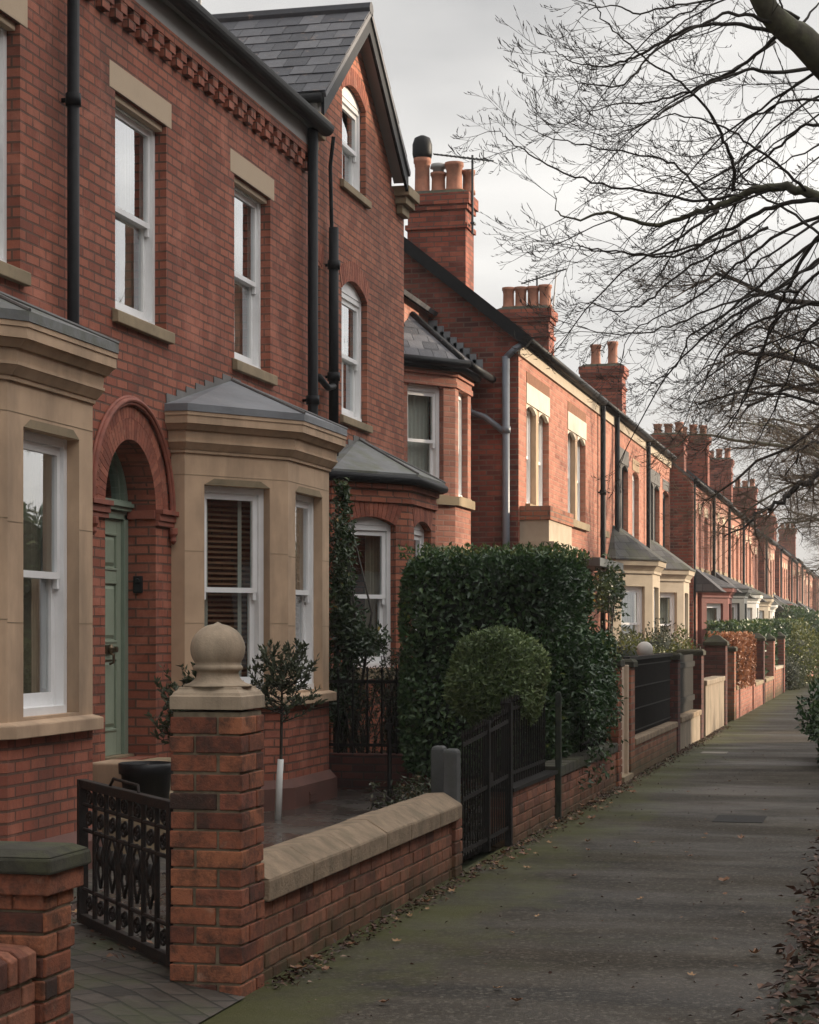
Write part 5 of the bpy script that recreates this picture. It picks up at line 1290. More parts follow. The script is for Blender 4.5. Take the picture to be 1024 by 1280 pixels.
# laurel spilling over the wall: part of the same hedge
hd = bpy.data.objects['hedge']; nov = 4200
f = NR.uniform(0, 1, nov); zt = NR.uniform(.16, 1.6, nov)
Pv = np.stack([WX - .02 + NR.normal(size=nov) * .05 + .08 * np.exp(-((zt - .9) / .6) ** 2), 17.9 + 1.85 * f, zt], 1)
Pv = Pv[(zt > .50 + .35 * np.abs(np.sin(f * 7 + 1))) | (NR.uniform(0, 1, nov) < .12)]; k = len(Pv)
leaves('overhanging_foliage', Pv, rdir(k, -.3) + np.array([.6, 0, 0]), rdir(k) + np.array([1, 0, .4]), NR.uniform(.05, .08, k), NR.uniform(.026, .038, k), clump_rnd(Pv, 3, 4), M['hedge'], hd, tuple(hd['_b']))
blob('topiary_ball', 'round clipped topiary ball standing behind the spear railings', 'topiary', 0, (-3.10, 15.85, 1.22), (.385, .385, .40), 17000, M['boxleaf'], .046, .019, stems=2, seed=3, bump=.12, shell=.26, up=.35, spread=.55)

# boundary railing across the yard on a dark dwarf wall
bf = thing('boundary_fence', 'thin black railings on a dark dwarf wall crossing the back of the paved yard', 'fence', (-4.3, 19.0, 0))
mb = MB(); mb.box(-5.85, -2.98, 19.0, 19.2, -.05, .40); mb.build('dwarf_wall', M['brick_dark'], bf, bevel=.01)
mb = MB()
for k in range(19): x = -5.80 + k * .15; mb.tube([(x, 19.1, .40), (x, 19.1, 1.22)], .010, 6); mb.lathe((x, 19.1, 1.21), [(.01, 0), (.018, .02), (.001, .06)], 6)
mb.build('bars', M['iron'], bf)
mb = MB(); mb.box(-5.85, -3.0, 19.094, 19.106, 1.10, 1.13); mb.box(-5.85, -3.0, 19.094, 19.106, .47, .50); mb.build('rail', M['iron'], bf)
ip = at(487, 985, 18.4)
t_ = thing('iron_post', 'short black iron post with a square head standing in the wet yard', 'post', (ip.x, ip.y, .05)); mb = MB(); mb.tube([(ip.x, ip.y, .0), (ip.x, ip.y, .72)], .022, 8); mb.box(ip.x - .03, ip.x + .03, ip.y - .03, ip.y + .03, .70, .76); mb.lathe((ip.x, ip.y, .76), [(.012, 0), (.012, .04), (.001, .06)], 8); mb.build('shaft', M['iron'], t_)

# climber against the bay and the tangle behind the railings
cl = thing('climbing_shrub', 'evergreen climber growing up between the stone bay and the brick bay', 'shrub', (-5.55, 19.6, 0))
Pl = []
for (cx_, cy_, cz_, rx, ry, rz, n_) in ((-5.50, 19.75, 2.55, .12, .25, .35, 700), (-5.50, 19.75, 2.05, .15, .25, .42, 1200), (-5.45, 19.75, 1.62, .20, .25, .34, 1300), (-5.27, 19.7, 1.50, .24, .2, .16, 700), (-5.48, 19.7, 1.0, .22, .3, .45, 1200), (-5.50, 19.8, 3.0, .07, .15, .22, 250)):
    p_, d_ = ellipsoid_cloud((cx_, cy_, cz_), (rx, ry, rz), n_, .75, .25, int(cz_ * 10)); Pl.append(p_)
Pl = np.concatenate(Pl); k = len(Pl)
leaves('foliage', Pl, rdir(k, -.1) + np.array([.4, -.4, 0]), rdir(k, .6) + np.array([.5, -.5, 0]), NR.uniform(.05, .085, k), NR.uniform(.022, .036, k), clump_rnd(Pl, 3, 11), M['climber'], cl, tuple(cl['_b']))
mb = MB()
for k in range(6): a = R.uniform(-.1, .1); mb.tube([(-5.5 + a, 19.7, -.03), (-5.45 + a * 2, 19.7, .9), (-5.4 + a * 3, 19.72, 1.8), (-5.48 + a, 19.8, 2.7)], [.022, .018, .013, .005], 6)
mb.build('stem', M['twig'], cl, True)
def tangle(label, c, r, n, ns, mat, L, W, seed):
    th = thing('shrub', label, 'shrub', (c[0], c[1], 0)); rs = random.Random(seed); mb = MB(); segs = []
    for k in range(ns):
        a = rs.random() * 6.28; p = Vector((c[0] + rs.uniform(-1, 1) * r[0] * .6, c[1] + rs.uniform(-1, 1) * r[1] * .6, 0)); q = p + Vector((rs.uniform(-1, 1) * r[0] * .6, rs.uniform(-1, 1) * r[1] * .6, r[2] * rs.uniform(.6, 1.05))); m = p.lerp(q, .5) + Vector((rs.uniform(-.1, .1), rs.uniform(-.1, .1), .12))
        e = q + Vector((rs.uniform(-.25, .25), rs.uniform(-.2, .2), rs.uniform(-.12, .1))); mb.tube([p, m, q, e], [.011, .008, .005, .002], 5); segs += [(m, q), (q, e), (p.lerp(m, .5), m)]
    mb.build('stem', M['twig'], th, True); Ps, Ds = [], []
    for i in range(n): b, e = segs[rs.randrange(len(segs))]; f = rs.random(); Ps.append(tuple(b.lerp(e, f) + Vector((rs.gauss(0, .035), rs.gauss(0, .035), rs.gauss(0, .035))))); d = e - b; Ds.append((d.x + rs.gauss(0, .4), d.y + rs.gauss(0, .4), d.z + rs.gauss(0, .3)))
    P_ = np.array(Ps); k = len(P_)
    leaves('foliage', P_, np.array(Ds), rdir(k, .8), NR.uniform(.7, 1.2, k) * L, NR.uniform(.8, 1.2, k) * W, np.clip(NR.normal(.5, .27, k), 0, 1), M[mat], th, (c[0], c[1], 0)); return th
tangle('straggly dull green shrub behind the thin railings, nearest the stone bay', (-5.15, 19.75), (.45, .3, 1.35), 2400, 40, 'bramble', .05, .02, 21)
tangle('loose twiggy shrub behind the thin railings, below the white sash of the brick bay', (-4.75, 19.95), (.42, .35, 1.42), 2400, 40, 'bramble', .05, .02, 22)
tangle('leafy shrub behind the thin railings, next to the laurel hedge', (-4.2, 19.85), (.42, .35, 1.05), 2600, 40, 'olive', .05, .02, 23)
tangle('sprawling low plant inside the closed spear railing gate', (-3.35, 14.6), (.35, .8, .42), 2400, 40, 'bramble', .045, .02, 24)
# ================================================================== FRONTAGES FURTHER ALONG THE PATH
def pier(label, y0, w=.36, z=1.3, mat='brick_wall', cap='flat', capmat='mossstone', x=WX, group='gate piers along the path', dx=.36):
    th = thing('gate_pier', label, 'gate pier', (x - dx / 2, y0 + w / 2, 0), group); mb = MB(); mb.box(x - dx, x, y0, y0 + w, -.05, z - .1); mb.build('shaft', M[mat], th, bevel=.008)
    mb = MB(); e = .03; a = [(x - dx - e, y0 - e), (x + e, y0 - e), (x + e, y0 + w + e), (x - dx - e, y0 + w + e)]
    mb.loft([(p, q, z - .098) for p, q in a], [(p, q, z - .04) for p, q in a]); cx, cy = x - dx / 2, y0 + w / 2; k = .25 if cap == 'point' else .85
    mb.loft([(p, q, z - .0395) for p, q in a], [(cx + (p - cx) * k, cy + (q - cy) * k, z + (.08 if cap == 'point' else -.01)) for p, q in a]); mb.build('cap', M[capmat], th); return th
def lowwall(label, y0, y1, z, mat='brick_wall', cop='mossstone', x=WX, group='low front garden walls', th_=.2):
    th = thing('garden_wall', label, 'wall', (x - .1, (y0 + y1) / 2, 0), group); mb = MB(); mb.box(x - th_, x - .01, y0, y1, -.05, z - .08); mb.build('brickwork', M[mat], th)
    mb = MB(); y = y0
    while y < y1 - .05: y2 = min(y + R.uniform(.4, .6), y1); mb.box(x - th_ - .02, x + .012, y + .003, y2 - .003, z - .079, z + R.uniform(-.006, .006)); y = y2
    mb.build('coping', M[cop], th, bevel=.012); return th
# beige side gate and the pier behind it
bg = thing('garden_gate', 'pale beige timber gate standing between two brick piers with dark caps', 'gate', (WX - .05, 21.3, 0))
mb = MB(); mb.box(WX - .10, WX - .05, 20.98, 21.55, .06, 1.22); mb.box(WX - .11, WX - .01, 21.55, 21.63, .0, 1.25)
mb.box(WX - .30, WX - .22, 21.52, 21.66, .02, 1.24); mb.build('board', M['beige'], bg, bevel=.006)
pier('brick gate pier with a dark mossy cap right beside the pale beige timber gate', 21.75, .33, 1.32)
w5 = lowwall('pale mossy stone topped dwarf wall carrying the dense black lattice railing', 22.1, 26.6, .42, 'brick_wall', 'mossstone2' if 'mossstone2' in M else 'coping')
lat = thing('railing', 'dense black basket weave iron railing on the pale mossy dwarf wall', 'railing', (WX - .1, 24.3, .42))
mb = MB(); y = 22.12
for k in range(84): yy = 22.14 + k * .053; mb.tube([(WX - .10, yy, .43), (WX - .10, yy, 1.30)], .010, 5)
mb.build('bars', M['iron'], lat)
mb = MB()
for k in range(4): z = .47 + k * .25; mb.box(WX - .118, WX - .082, 22.1, 26.6, z, z + .014)
mb.box(WX - .14, WX - .06, 22.1, 26.6, 1.29, 1.33); mb.build('rail', M['iron'], lat)
pier('slim brick pier at the far end of the black lattice railing', 26.7, .30, 1.34, 'brick_dark', dx=.3)
lowwall('short pale rendered wall just past the black lattice railing', 27.1, 30.0, .45, 'oldrender', 'coping')
mb = MB()
sf = thing('fence', 'dark panel fence set on the short pale rendered wall', 'fence', (WX - .12, 28.6, .45)); mb = MB()
for k in range(19): mb.box(WX - .14, WX - .115, 27.15 + k * .15, 27.15 + k * .15 + .135, .46, 1.28)
mb.box(WX - .115, WX - .09, 27.12, 30.0, .6, .68); mb.box(WX - .115, WX - .09, 27.12, 30.0, 1.1, 1.18); mb.build('slat_panel', M['iron'], sf)
pier('dark square pier at the far end of the dark panel fence', 30.1, .38, 1.36, 'brick_dark')
lowwall('pale rendered garden wall in two lengths with a dark slot between', 30.9, 34.4, .86, 'oldrender', 'oldrender')
pier('tall pier with a pointed cap at the far end of the pale rendered wall', 34.6, .40, 1.48, 'brick_dark', 'point')
pier('pier with sunlit side just before the copper beech hedge', 36.6, .38, 1.36, 'brick_wall')
lowwall('brick garden wall under the copper beech hedge', 37.2, 41.6, .62, 'brick_row2', 'stone_d')
hedge('rusty orange copper beech hedge above the brick garden wall', WX - .55, WX + .06, 37.3, 41.5, .55, 1.50, 5200, M['copper'], .085, .055, seed=8, rough=.1)
pier('pink brick pier with a pointed cap just past the copper beech hedge', 41.9, .42, 1.5, 'brick_row2', 'point')
lowwall('low red brick wall between two pointed piers past the copper beech hedge', 42.5, 45.0, .55, 'brick_row2', 'stone_d')
pier('dark green tinged pier with a pointed cap, second past the copper beech hedge', 45.2, .46, 1.52, 'brick_dark', 'point')
lowwall('low brick wall beyond the dark pointed pier', 46.0, 49.0, .55, 'brick_wall', 'stone_d')
pier('red brick pier with a pale edge, third past the copper beech hedge', 49.2, .46, 1.5, 'brick_row2', 'point')
lowwall('low wall with a pale coping before the last of the close set piers', 50.0, 53.6, .75, 'brick_wall', 'cream')
pier('last of the close set piers, dark, before the yellow green bush', 54.0, .5, 1.55, 'brick_side', 'point')
blob('shrub', 'bright yellow green bush leaning over the path beyond the close set piers', 'shrub', 0, (-2.75, 60.5, .85), (.75, 2.3, .85), 5200, M['gold'], .13, .05, seed=31, bump=.25, shell=.6)
blob('shrub', 'small pale bush at the foot of the last close set pier', 'shrub', 0, (-2.75, 56.8, .4), (.4, .8, .5), 1400, M['olive'], .09, .04, seed=32)
for (i, (x0, x1, y0, y1, z1, lab)) in enumerate([(-4.3, -2.95, 48.0, 53.5, 1.78, 'dark clipped hedge in front of the red painted bay, above the copper beech hedge'), (-4.2, -2.95, 56.0, 63.0, 1.85, 'dark hedge behind the yellow green bush'),
        (-4.4, -3.0, 66.5, 76.0, 1.95, 'tall dark hedge rising beyond the yellow green bush'), (-4.3, -2.3, 80.0, 96.0, 1.95, 'long dark hedge at the far end of the path')]):
    hedge(lab, x0, x1, y0, y1, .1, z1, 5200, M['hedge'], .14, .08, group='dark hedges far down the street', seed=40 + i, rough=.15, depth=.25)
blob('shrub', 'round dark evergreen rising above the far hedges', 'shrub', 0, (-3.6, 78.0, 1.55), (1.2, 2.5, 1.1), 3000, M['hedge'], .2, .1, seed=52, group='far evergreens')
for i, y in enumerate((66.0, 79.0, 98.0, 112.0)):
    lowwall('%s far low brick wall beyond the yellow green bush' % ('first', 'second', 'third', 'fourth')[i], y, y + 9, .6, 'brick_row2', 'stone_d', x=WX + .15 * i)
pier('lone red brick pier among the far hedges', 77.0, .5, 1.3, 'brick_row2')
# front garden planting behind the lattice railing
for (i, (x, y, z, rx, ry, rz, m, lab)) in enumerate([(-3.6, 22.6, 1.1, .5, .8, .55, 'gold', 'yellow leaved shrub just past the laurel hedge'), (-4.0, 25.2, 1.05, .6, 1.2, .6, 'bramble', 'dull brown green shrub behind the black lattice railing'),
        (-3.7, 28.6, 1.05, .55, 1.2, .55, 'gold', 'yellowish shrub behind the dark panel fence'), (-4.1, 32.2, 1.1, .6, 1.3, .6, 'olive', 'grey green shrub behind the pale rendered wall'), (-4.0, 36.0, 1.1, .6, 1.2, .6, 'bramble', 'bushy brown shrub behind the pointed pier'), (-3.5, 33.6, .95, .3, .8, .5, 'gold', 'small golden shrub beside the tall pointed pier')]):
    blob('shrub', lab, 'shrub', 0, (x, y, z), (rx, ry, rz), 2400, M[m], .075, .032, seed=60 + i, bump=.3, shell=.75, core=True)
blob('climbing_shrub', 'straggling ivy hanging from the porch hood beyond the laurel hedge', 'shrub', 0, (-4.75, 34.3, 2.35), (.25, 1.3, .40), 1700, M['climber'], .085, .05, seed=71, bump=.3, shell=.9, core=False)
gx = yat(806, -3.3)
gl = thing('ball_ornament', 'pale stone ball on a slim pedestal rising among the shrubs behind the lattice railing', 'garden ornament', (-3.3, gx, 0))
mb = MB(); mb.lathe((-3.3, gx, -.03), [(.16, 0), (.16, .1), (.10, .16), (.07, 1.1), (.10, 1.16), (.10, 1.24), (.05, 1.26)], 16); mb.build('pedestal', M['cream'], gl, True)
mb = MB(); mb.lathe((-3.3, gx, 1.25), [(.001 + .115 * math.sin(PI * i / 14), .115 - .115 * math.cos(PI * i / 14)) for i in range(15)], 20); mb.build('ball', M['whiter'], gl, True)
# right-hand verge shrub
blob('shrub', 'dark leathery shrub leaning in over the right edge of the path', 'shrub', 0, (-.52, 25.0, .50), (.45, 1.7, .58), 6000, M['hedge'], .085, .038, seed=81, bump=.25, shell=.6)
# covers let into the path
def cover(label, px, py, w, l, mat):
    d = F * EYE / (py - YH); p = at(px, py, d); mb = MB(); mb.box(p.x - w / 2, p.x + w / 2, p.y - l / 2, p.y + l / 2, -.03, .0045); o = mb.build('utility_cover', M[mat], base=(p.x, p.y, 0)); tag(o, label, 'utility cover')
cover('dark iron utility cover set flush in the middle of the path', 925, 1024, .42, .62, 'cover'); cover('cover plate in the path beside the lattice railing, coloured pale as a glint', 893, 941, .34, .4, 'glintcover')
mb = MB(); mb.box(WX - .42, WX + .03, 20.95, 21.72, -.03, .07); tag(mb.build('door_step', M['stone_d'], base=(WX, 21.3, 0)), 'pale stone threshold below the beige timber gate', 'step')

# ================================================================== FALLEN LEAVES
def leafmesh(k, s):
    rs = random.Random(k); n = 11; out = []; 
    for i in range(n):
        a = 2 * PI * i / n; lob = 1 + (.38 if i % 2 else -.18) * (1 if k % 2 else .4); out.append((s * lob * math.cos(a) * 1.0, s * lob * math.sin(a) * .62))
    cur = rs.uniform(.3, .9); mb = MB(); z = lambda x, y: .004 + cur * (x * x + y * y * 1.6) / s * .6 + rs.uniform(0, .25) * abs(y)
    vs = [(0, 0, .006)] + [(x, y, z(x, y)) for x, y in out]; mb.add(vs, [(0, i + 1, (i + 1) % n + 1) for i in range(n)], rs.uniform(.35, 1.0)); return mb
LM = []
spots = []
def pxg(px, py): d = F * EYE / (py - YH); p = at(px, py, d); return p.x, p.y
for (px, py) in [(480, 1257), (622, 1238), (646, 1255), (640, 1168), (717, 1097), (735, 1054), (882, 1045), (906, 1120), (928, 1143), (895, 1177), (945, 1195), (927, 1050), (858, 1067), (863, 1072), (816, 1055), (672, 1148), (801, 1126), (735, 1065), (864, 1222), (880, 1049), (912, 978), (860, 991), (957, 1014), (795, 1055), (905, 1104)]: spots.append((*pxg(px, py), 'l'))
for i in range(16): spots.append((WX + .03 + abs(R.gauss(0, .11)), R.uniform(8.7, 13.0), 'w'))
for (y0, y1, n) in ((13.0, 14.9, 26), (15.8, 20.4, 44)):
    for i in range(n): spots.append((WX + .02 + abs(R.gauss(0, .16)), R.uniform(y0, y1), 'w'))
for i in range(26): spots.append((R.uniform(-4.3, -3.1), R.uniform(8.6, 11.5), 'd'))
LAB = {'l': ('single dry leaf lying out on the dark path', 'fallen leaves scattered on the path'), 'w': ('curled brown leaf fallen at the foot of the garden wall', 'fallen leaves along the garden wall'), 'd': ('wet leaf lying on the paving behind the iron gate', 'fallen leaves behind the iron gate')}
protosL = []
for k in range(6): o = leafmesh(k, .030 + .007 * (k % 3)).build('fallen_leaf', M['dead']); protosL.append(o)
for i, (x, y, g) in enumerate(spots):
    o = protosL[i] if i < 6 else protosL[R.randrange(6)].copy()
    if i >= 6: COL.objects.link(o)
    z = .007 if g != 'd' else .078; o.location = (x, y, z); o.rotation_euler = (R.uniform(-.25, .25), R.uniform(-.2, .2), R.uniform(0, 6.28)); o.scale = (R.uniform(.5, .95),) * 3
    tag(o, LAB[g][0], 'leaf', LAB[g][1])
def litter(name, label, n, fx, fy, zf, L, mat='litter'):
    x, y = fx(n), fy(n); P_ = np.stack([x, y, zf(x, y)], 1); D_ = rdir(n, 0); D_[:, 2] *= .25; Nn_ = rdir(n, 2.2)
    o = leaves(name, P_, D_, Nn_, NR.uniform(.6, 1.3, n) * (L[:n] if hasattr(L, '__len__') else L), NR.uniform(.5, .9, n) * (L[:n] if hasattr(L, '__len__') else L) * .7, np.clip(NR.normal(.45, .26, n), 0, 1), M[mat], None, (float(x.mean()), float(y.mean()), 0), .2); o['kind'] = 'stuff'
    tag(o, label, 'leaf litter'); return o
litter('leaf_litter', 'dark brown leaf litter banked along the right edge of the path', 9000, lambda n: -.43 + .42 * NR.uniform(-.25, 1.4, n) + np.abs(NR.normal(0, .05, n)) - .12 * (NR.uniform(0, 1, n) < .12), lambda n: 4.5 + 34 * NR.uniform(0, 1, n) ** 1.3, lambda x, y: .020 + .05 * np.clip((x + .44) / .6, 0, 1) + NR.uniform(0, .025, len(x)), NR.uniform(.025, .085, 9000))
litter('wall_litter', 'crumbled leaf litter along the foot of the walls', 2600, lambda n: WX + .01 + np.abs(NR.normal(0, .07, n)), lambda n: NR.uniform(8.5, 34, n), lambda x, y: NR.uniform(.004, .02, len(x)), .035)
litter('gate_litter', 'wet leaf litter on the paving behind the iron gate', 900, lambda n: NR.uniform(-4.6, -3.0, n), lambda n: NR.uniform(8.6, 13.2, n), lambda x, y: .066 + NR.uniform(0, .012, len(x)), .04)
litter('path_grit', 'small leaf crumbs scattered over the path', 420, lambda n: NR.uniform(WX, -.5, n), lambda n: NR.uniform(7, 30, n), lambda x, y: NR.uniform(.004, .008, len(x)), .022)

# ================================================================== BARE TREES
class Tree:
    def __init__(s, seed, gz=-.05): s.rs = random.Random(seed); s.big = MB(); s.tw = MB(); s.gz = gz; s.count = 0
    def curve(s, pts, n):                                            # Catmull-Rom through control points
        pts = [Vector(p) for p in pts]; P = [pts[0] * 2 - pts[1]] + pts + [pts[-1] * 2 - pts[-2]]; out = []
        for i in range(1, len(P) - 2):
            for k in range(n):
                t = k / n; a, b, c, d = P[i - 1:i + 3]
                out.append(.5 * ((2 * b) + (c - a) * t + (2 * a - 5 * b + 4 * c - d) * t * t + (3 * b - a - 3 * c + d) * t ** 3))
        return out + [pts[-1]]
    def limb(s, pts, r0, r1, n=5, big=True, sides=8, wob=.0):
        c = s.curve(pts, n); k = len(c)
        if wob: c = [c[0]] + [p + Vector((s.rs.gauss(0, wob), s.rs.gauss(0, wob), s.rs.gauss(0, wob))) for p in c[1:-1]] + [c[-1]]
        rad = [r0 + (r1 - r0) * (i / (k - 1)) ** .8 for i in range(k)]
        (s.big if big else s.tw).tube(c, rad, sides); return c, rad
    def twig(s, p, d, L, r, lvl, hang=.1):
        rs = s.rs; n = 4 if lvl > 0 else 3; pts = [p]; q = Vector(p); d = Vector(d).normalized(); step = L / n
        for i in range(n):
            f = (i + 1) / n
            d = (d + Vector((rs.gauss(0, .13), rs.gauss(0, .13), rs.gauss(0, .10) - hang * (1 - f) + hang * 1.6 * f * f))).normalized(); q = q + d * step; pts.append(q)
        rad = [max(.0013, r * .85 * (1 - .72 * i / n)) for i in range(n + 1)]; s.tw.tube(pts, rad, 4 if r > .005 else 3, False); s.count += 1
        if lvl > 0:
            m = rs.randint(3, 5) if lvl > 1 else rs.randint(3, 4); side = rs.choice((-1, 1))
            for k in range(m):
                f = .15 + .8 * (k + rs.random() * .6) / m; i = min(n - 1, int(f * n)); b = pts[i].lerp(pts[i + 1], f * n - i); dd = (pts[i + 1] - pts[i]).normalized()
                ax = dd.cross(Vector((rs.gauss(0, 1), rs.gauss(0, 1), rs.gauss(0, 1)))).normalized(); side = -side
                nd = (dd + ax * rs.uniform(.4, .8) + Vector((0, 0, .12))).normalized()
                s.twig(b, nd, L * rs.uniform(.34, .66) * (1.1 - .5 * f), r * .52, lvl - 1, hang * .7)
        else:
            for k in range(2):                                        # buds and spurs
                b = pts[-1 - k]; s.tw.tube([b, b + d * .022 + Vector((rs.gauss(0, .009), rs.gauss(0, .009), .012))], [.0032, .0015], 3, False)
    def dress(s, c, rad, dens, L, lvl, f0=.1, hang=.12, bias=(0, 0, 0)):
        tot = sum((b - a).length for a, b in zip(c, c[1:])); n = int(tot * dens); acc = 0; k = len(c) - 1
        for i in range(n):
            f = f0 + (1 - f0) * (i + s.rs.random()) / n; j = min(k - 1, int(f * k)); b = c[j].lerp(c[j + 1], f * k - j); dd = (c[j + 1] - c[j]).normalized(); rr = rad[j]
            ax = dd.cross(Vector((s.rs.gauss(0, 1), s.rs.gauss(0, 1), s.rs.gauss(0, 1)))).normalized()
            s.twig(b, (dd * .8 + ax * s.rs.uniform(.5, 1.0) + Vector(bias)), L * s.rs.uniform(.55, 1.15) * (1.1 - .45 * f), min(.012, max(.0035, rr * .5)), lvl, hang)
    def done(s, label, base, barkmat='bark', twmat='twig', group=None):
        th = thing('bare_tree', label, 'tree', base, group); s.big.build('trunk', M[barkmat], th, True); s.tw.build('crown', M[twmat], th, True); return th

t1 = Tree(11)
def A_(px, py, d): return at(px, py, d)
base1 = Vector((1.5, 13.2, -.1)); fork = Vector((1.25, 13.0, 2.6))
t1.limb([base1, (1.45, 13.15, 1.2), fork, A_(1120, 200, 12.9)], .24, .12, 5, True, 12)
L1, r1 = t1.limb([fork, A_(1120, 190, 12.9), A_(1015, 62, 12.6), A_(985, 38, 12.5), A_(955, 5, 12.4), A_(930, -60, 12.3), A_(880, -190, 12.2)], .13, .05, 5, True, 10)
C_ = lambda d0, d1, *p: [at(624 + x / 2.56, y / 2.56, d0 + (d1 - d0) * i / (len(p) - 1)) for i, (x, y) in enumerate(p)]
C2_ = lambda d0, d1, *p: [at(624 + x / 2.56, 300 + y / 2.56, d0 + (d1 - d0) * i / (len(p) - 1)) for i, (x, y) in enumerate(p)]
main = [
 (C_(12.5, 13.4, (905, 110), (750, 75), (600, 95), (480, 160), (400, 195), (330, 215), (250, 205), (190, 170), (170, 130)), .022),
 (C_(12.4, 12.0, (870, 70), (740, 40), (620, 95), (500, 160), (400, 265), (300, 270), (235, 250), (210, 200)), .018),
 (C_(12.6, 13.8, (890, 115), (820, 180), (700, 250), (590, 300), (480, 330), (380, 330), (300, 355), (250, 310)), .02),
 (C_(13.0, 12.2, (1060, 215), (880, 232), (790, 222), (640, 285), (540, 350), (470, 390), (380, 430), (330, 440)), .022),
 (C_(13.2, 13.6, (1090, 660), (990, 620), (920, 598), (820, 605), (760, 635), (690, 665), (600, 690), (480, 720), (350, 680), (260, 700), (190, 680), (175, 610)), .05),
 (C_(13.4, 12.6, (750, 610), (745, 520), (710, 430), (660, 340), (580, 265), (480, 200), (380, 110), (320, 40), (300, 0), (270, -60)), .021),
 (C_(13.4, 13.9, (690, 665), (600, 560), (520, 510), (390, 485), (220, 455), (130, 425), (95, 385)), .016),
 (C_(13.4, 12.9, (760, 625), (620, 640), (480, 615), (330, 590), (180, 540), (80, 480), (20, 440), (0, 410)), .018),
 (C_(13.2, 14.2, (1024, 640), (880, 660), (760, 720), (660, 770), (560, 820), (400, 810), (300, 800), (250, 780), (190, 730)), .026),
 (C_(13.2, 12.4, (980, 610), (890, 520), (800, 460), (700, 400), (560, 370), (430, 400), (350, 380)), .016),
 (C_(13.4, 14.0, (1090, 800), (950, 690), (800, 610), (660, 600), (540, 560), (420, 600)), .018),
 (C_(12.8, 12.2, (960, 60), (880, 20), (760, -10), (600, 10), (450, 40), (380, 20), (290, 30), (240, 10)), .018),
 (C2_(13.4, 14.4, (1120, -110), (1000, 20), (930, 140), (880, 250), (820, 420), (760, 560), (690, 650)), .026),
 (C2_(13.2, 13.8, (1100, 185), (1024, 195), (900, 235), (780, 290), (700, 370), (650, 470), (590, 570)), .024),
 (C2_(13.5, 13.0, (960, 165), (880, 170), (780, 185), (660, 230), (520, 285), (400, 300), (290, 290), (215, 240)), .018),
 (C2_(13.6, 13.2, (860, -40), (720, 30), (560, 120), (480, 190), (390, 230), (290, 200), (225, 210)), .018),
 (C2_(13.2, 12.6, (760, -30), (620, 20), (480, 45), (380, 40), (280, 25), (180, 10)), .018),
 (C2_(13.8, 14.4, (1080, -40), (1000, 10), (860, 120), (720, 240), (620, 300), (560, 400), (480, 460), (430, 440)), .022),
 (C2_(14.2, 15.0, (1080, 60), (960, 160), (850, 330), (800, 480), (720, 600), (650, 680)), .02),
 (C2_(14.2, 15.0, (1080, 200), (980, 300), (920, 450), (850, 600), (800, 700)), .018),
 (C2_(13.8, 14.6, (1040, -80), (900, -20), (760, 80), (640, 180), (520, 240), (420, 300), (390, 390)), .02),
 (C_(13.0, 14.0, (1080, 330), (950, 320), (820, 370), (700, 470), (600, 500), (500, 470)), .016),
 (C_(13.4, 14.2, (1080, 420), (980, 400), (880, 480), (780, 560), (640, 680), (520, 780), (400, 830)), .02),
 (C_(12.6, 12.9, (940, 120), (1000, 40), (1060, -40)), .02), (C_(12.6, 12.2, (960, 130), (900, 20), (880, -60)), .02),
]
for pts, r in main:
    c, rad = t1.limb(pts, r * (.7 if r < .03 else .8), .002, 5, r > .03, 6, .006)
    t1.dress(c, rad, 3.7, .85, 2, .08, .12, (-.3, 0, -.12))
for i in range(17):                                                   # drooping second-order branches filling the right side
    x0, y0 = t1.rs.uniform(830, 1080), t1.rs.uniform(-60, 470); d0 = t1.rs.uniform(12.6, 15.2); dx_, dy_ = -t1.rs.uniform(90, 190), t1.rs.uniform(60, 170)
    c, rad = t1.limb([A_(x0 + 60, y0 - 40, d0), A_(x0, y0, d0), A_(x0 + dx_ * .5, y0 + dy_ * .35, d0 + .2), A_(x0 + dx_, y0 + dy_, d0 + .4)], .012, .003, 5, False, 5, .006); t1.dress(c, rad, 3.2, .6, 2, .05, .10, (-.15, 0, -.1))
t1.done('big bare tree leaning in from the right with a thick mossy limb and drooping twigs', tuple(base1))

def street_tree(seed, x, y, h, spread, label, dens=1.0, r0=.22, lvl=2, lean=-.4):
    t = Tree(seed); rs = t.rs; f = Vector((x + lean * .3, y, h * .33)); t.limb([(x, y, -.1), (x + .03, y, h * .15), f], r0, r0 * .75, 4, True, 10)
    for k in range(9):
        a = rs.uniform(0, 6.28); sp = spread * rs.uniform(.55, 1.0); up = h * rs.uniform(.35, .66)
        e = f + Vector((math.cos(a) * sp + lean, math.sin(a) * sp, up * .75)); m = f + Vector((math.cos(a) * sp * .4, math.sin(a) * sp * .4, up * .55)); e2 = e + Vector((math.cos(a) * sp * .35, math.sin(a) * sp * .35, -h * .02))
        c, rad = t.limb([f, m, e, e2], r0 * .42, .008, 5, True, 6, .05); t.dress(c, rad, 2.6 * dens, spread * .42, 3 if lvl > 2 else 2, .15, .08)
    return t
t2 = street_tree(21, .7, 27.5, 8.2, 3.7, '', 1.9, .2, 3)
c, rad = t2.limb([(.7, 27.5, 2.4), A_(1050, 596, 27.3), A_(1008, 606, 27.1), A_(975, 627, 27.0), A_(940, 646, 26.8), A_(905, 672, 26.6)], .075, .008, 6, True, 7, .035); t2.dress(c, rad, 7, 1.0, 2, .1, .1)
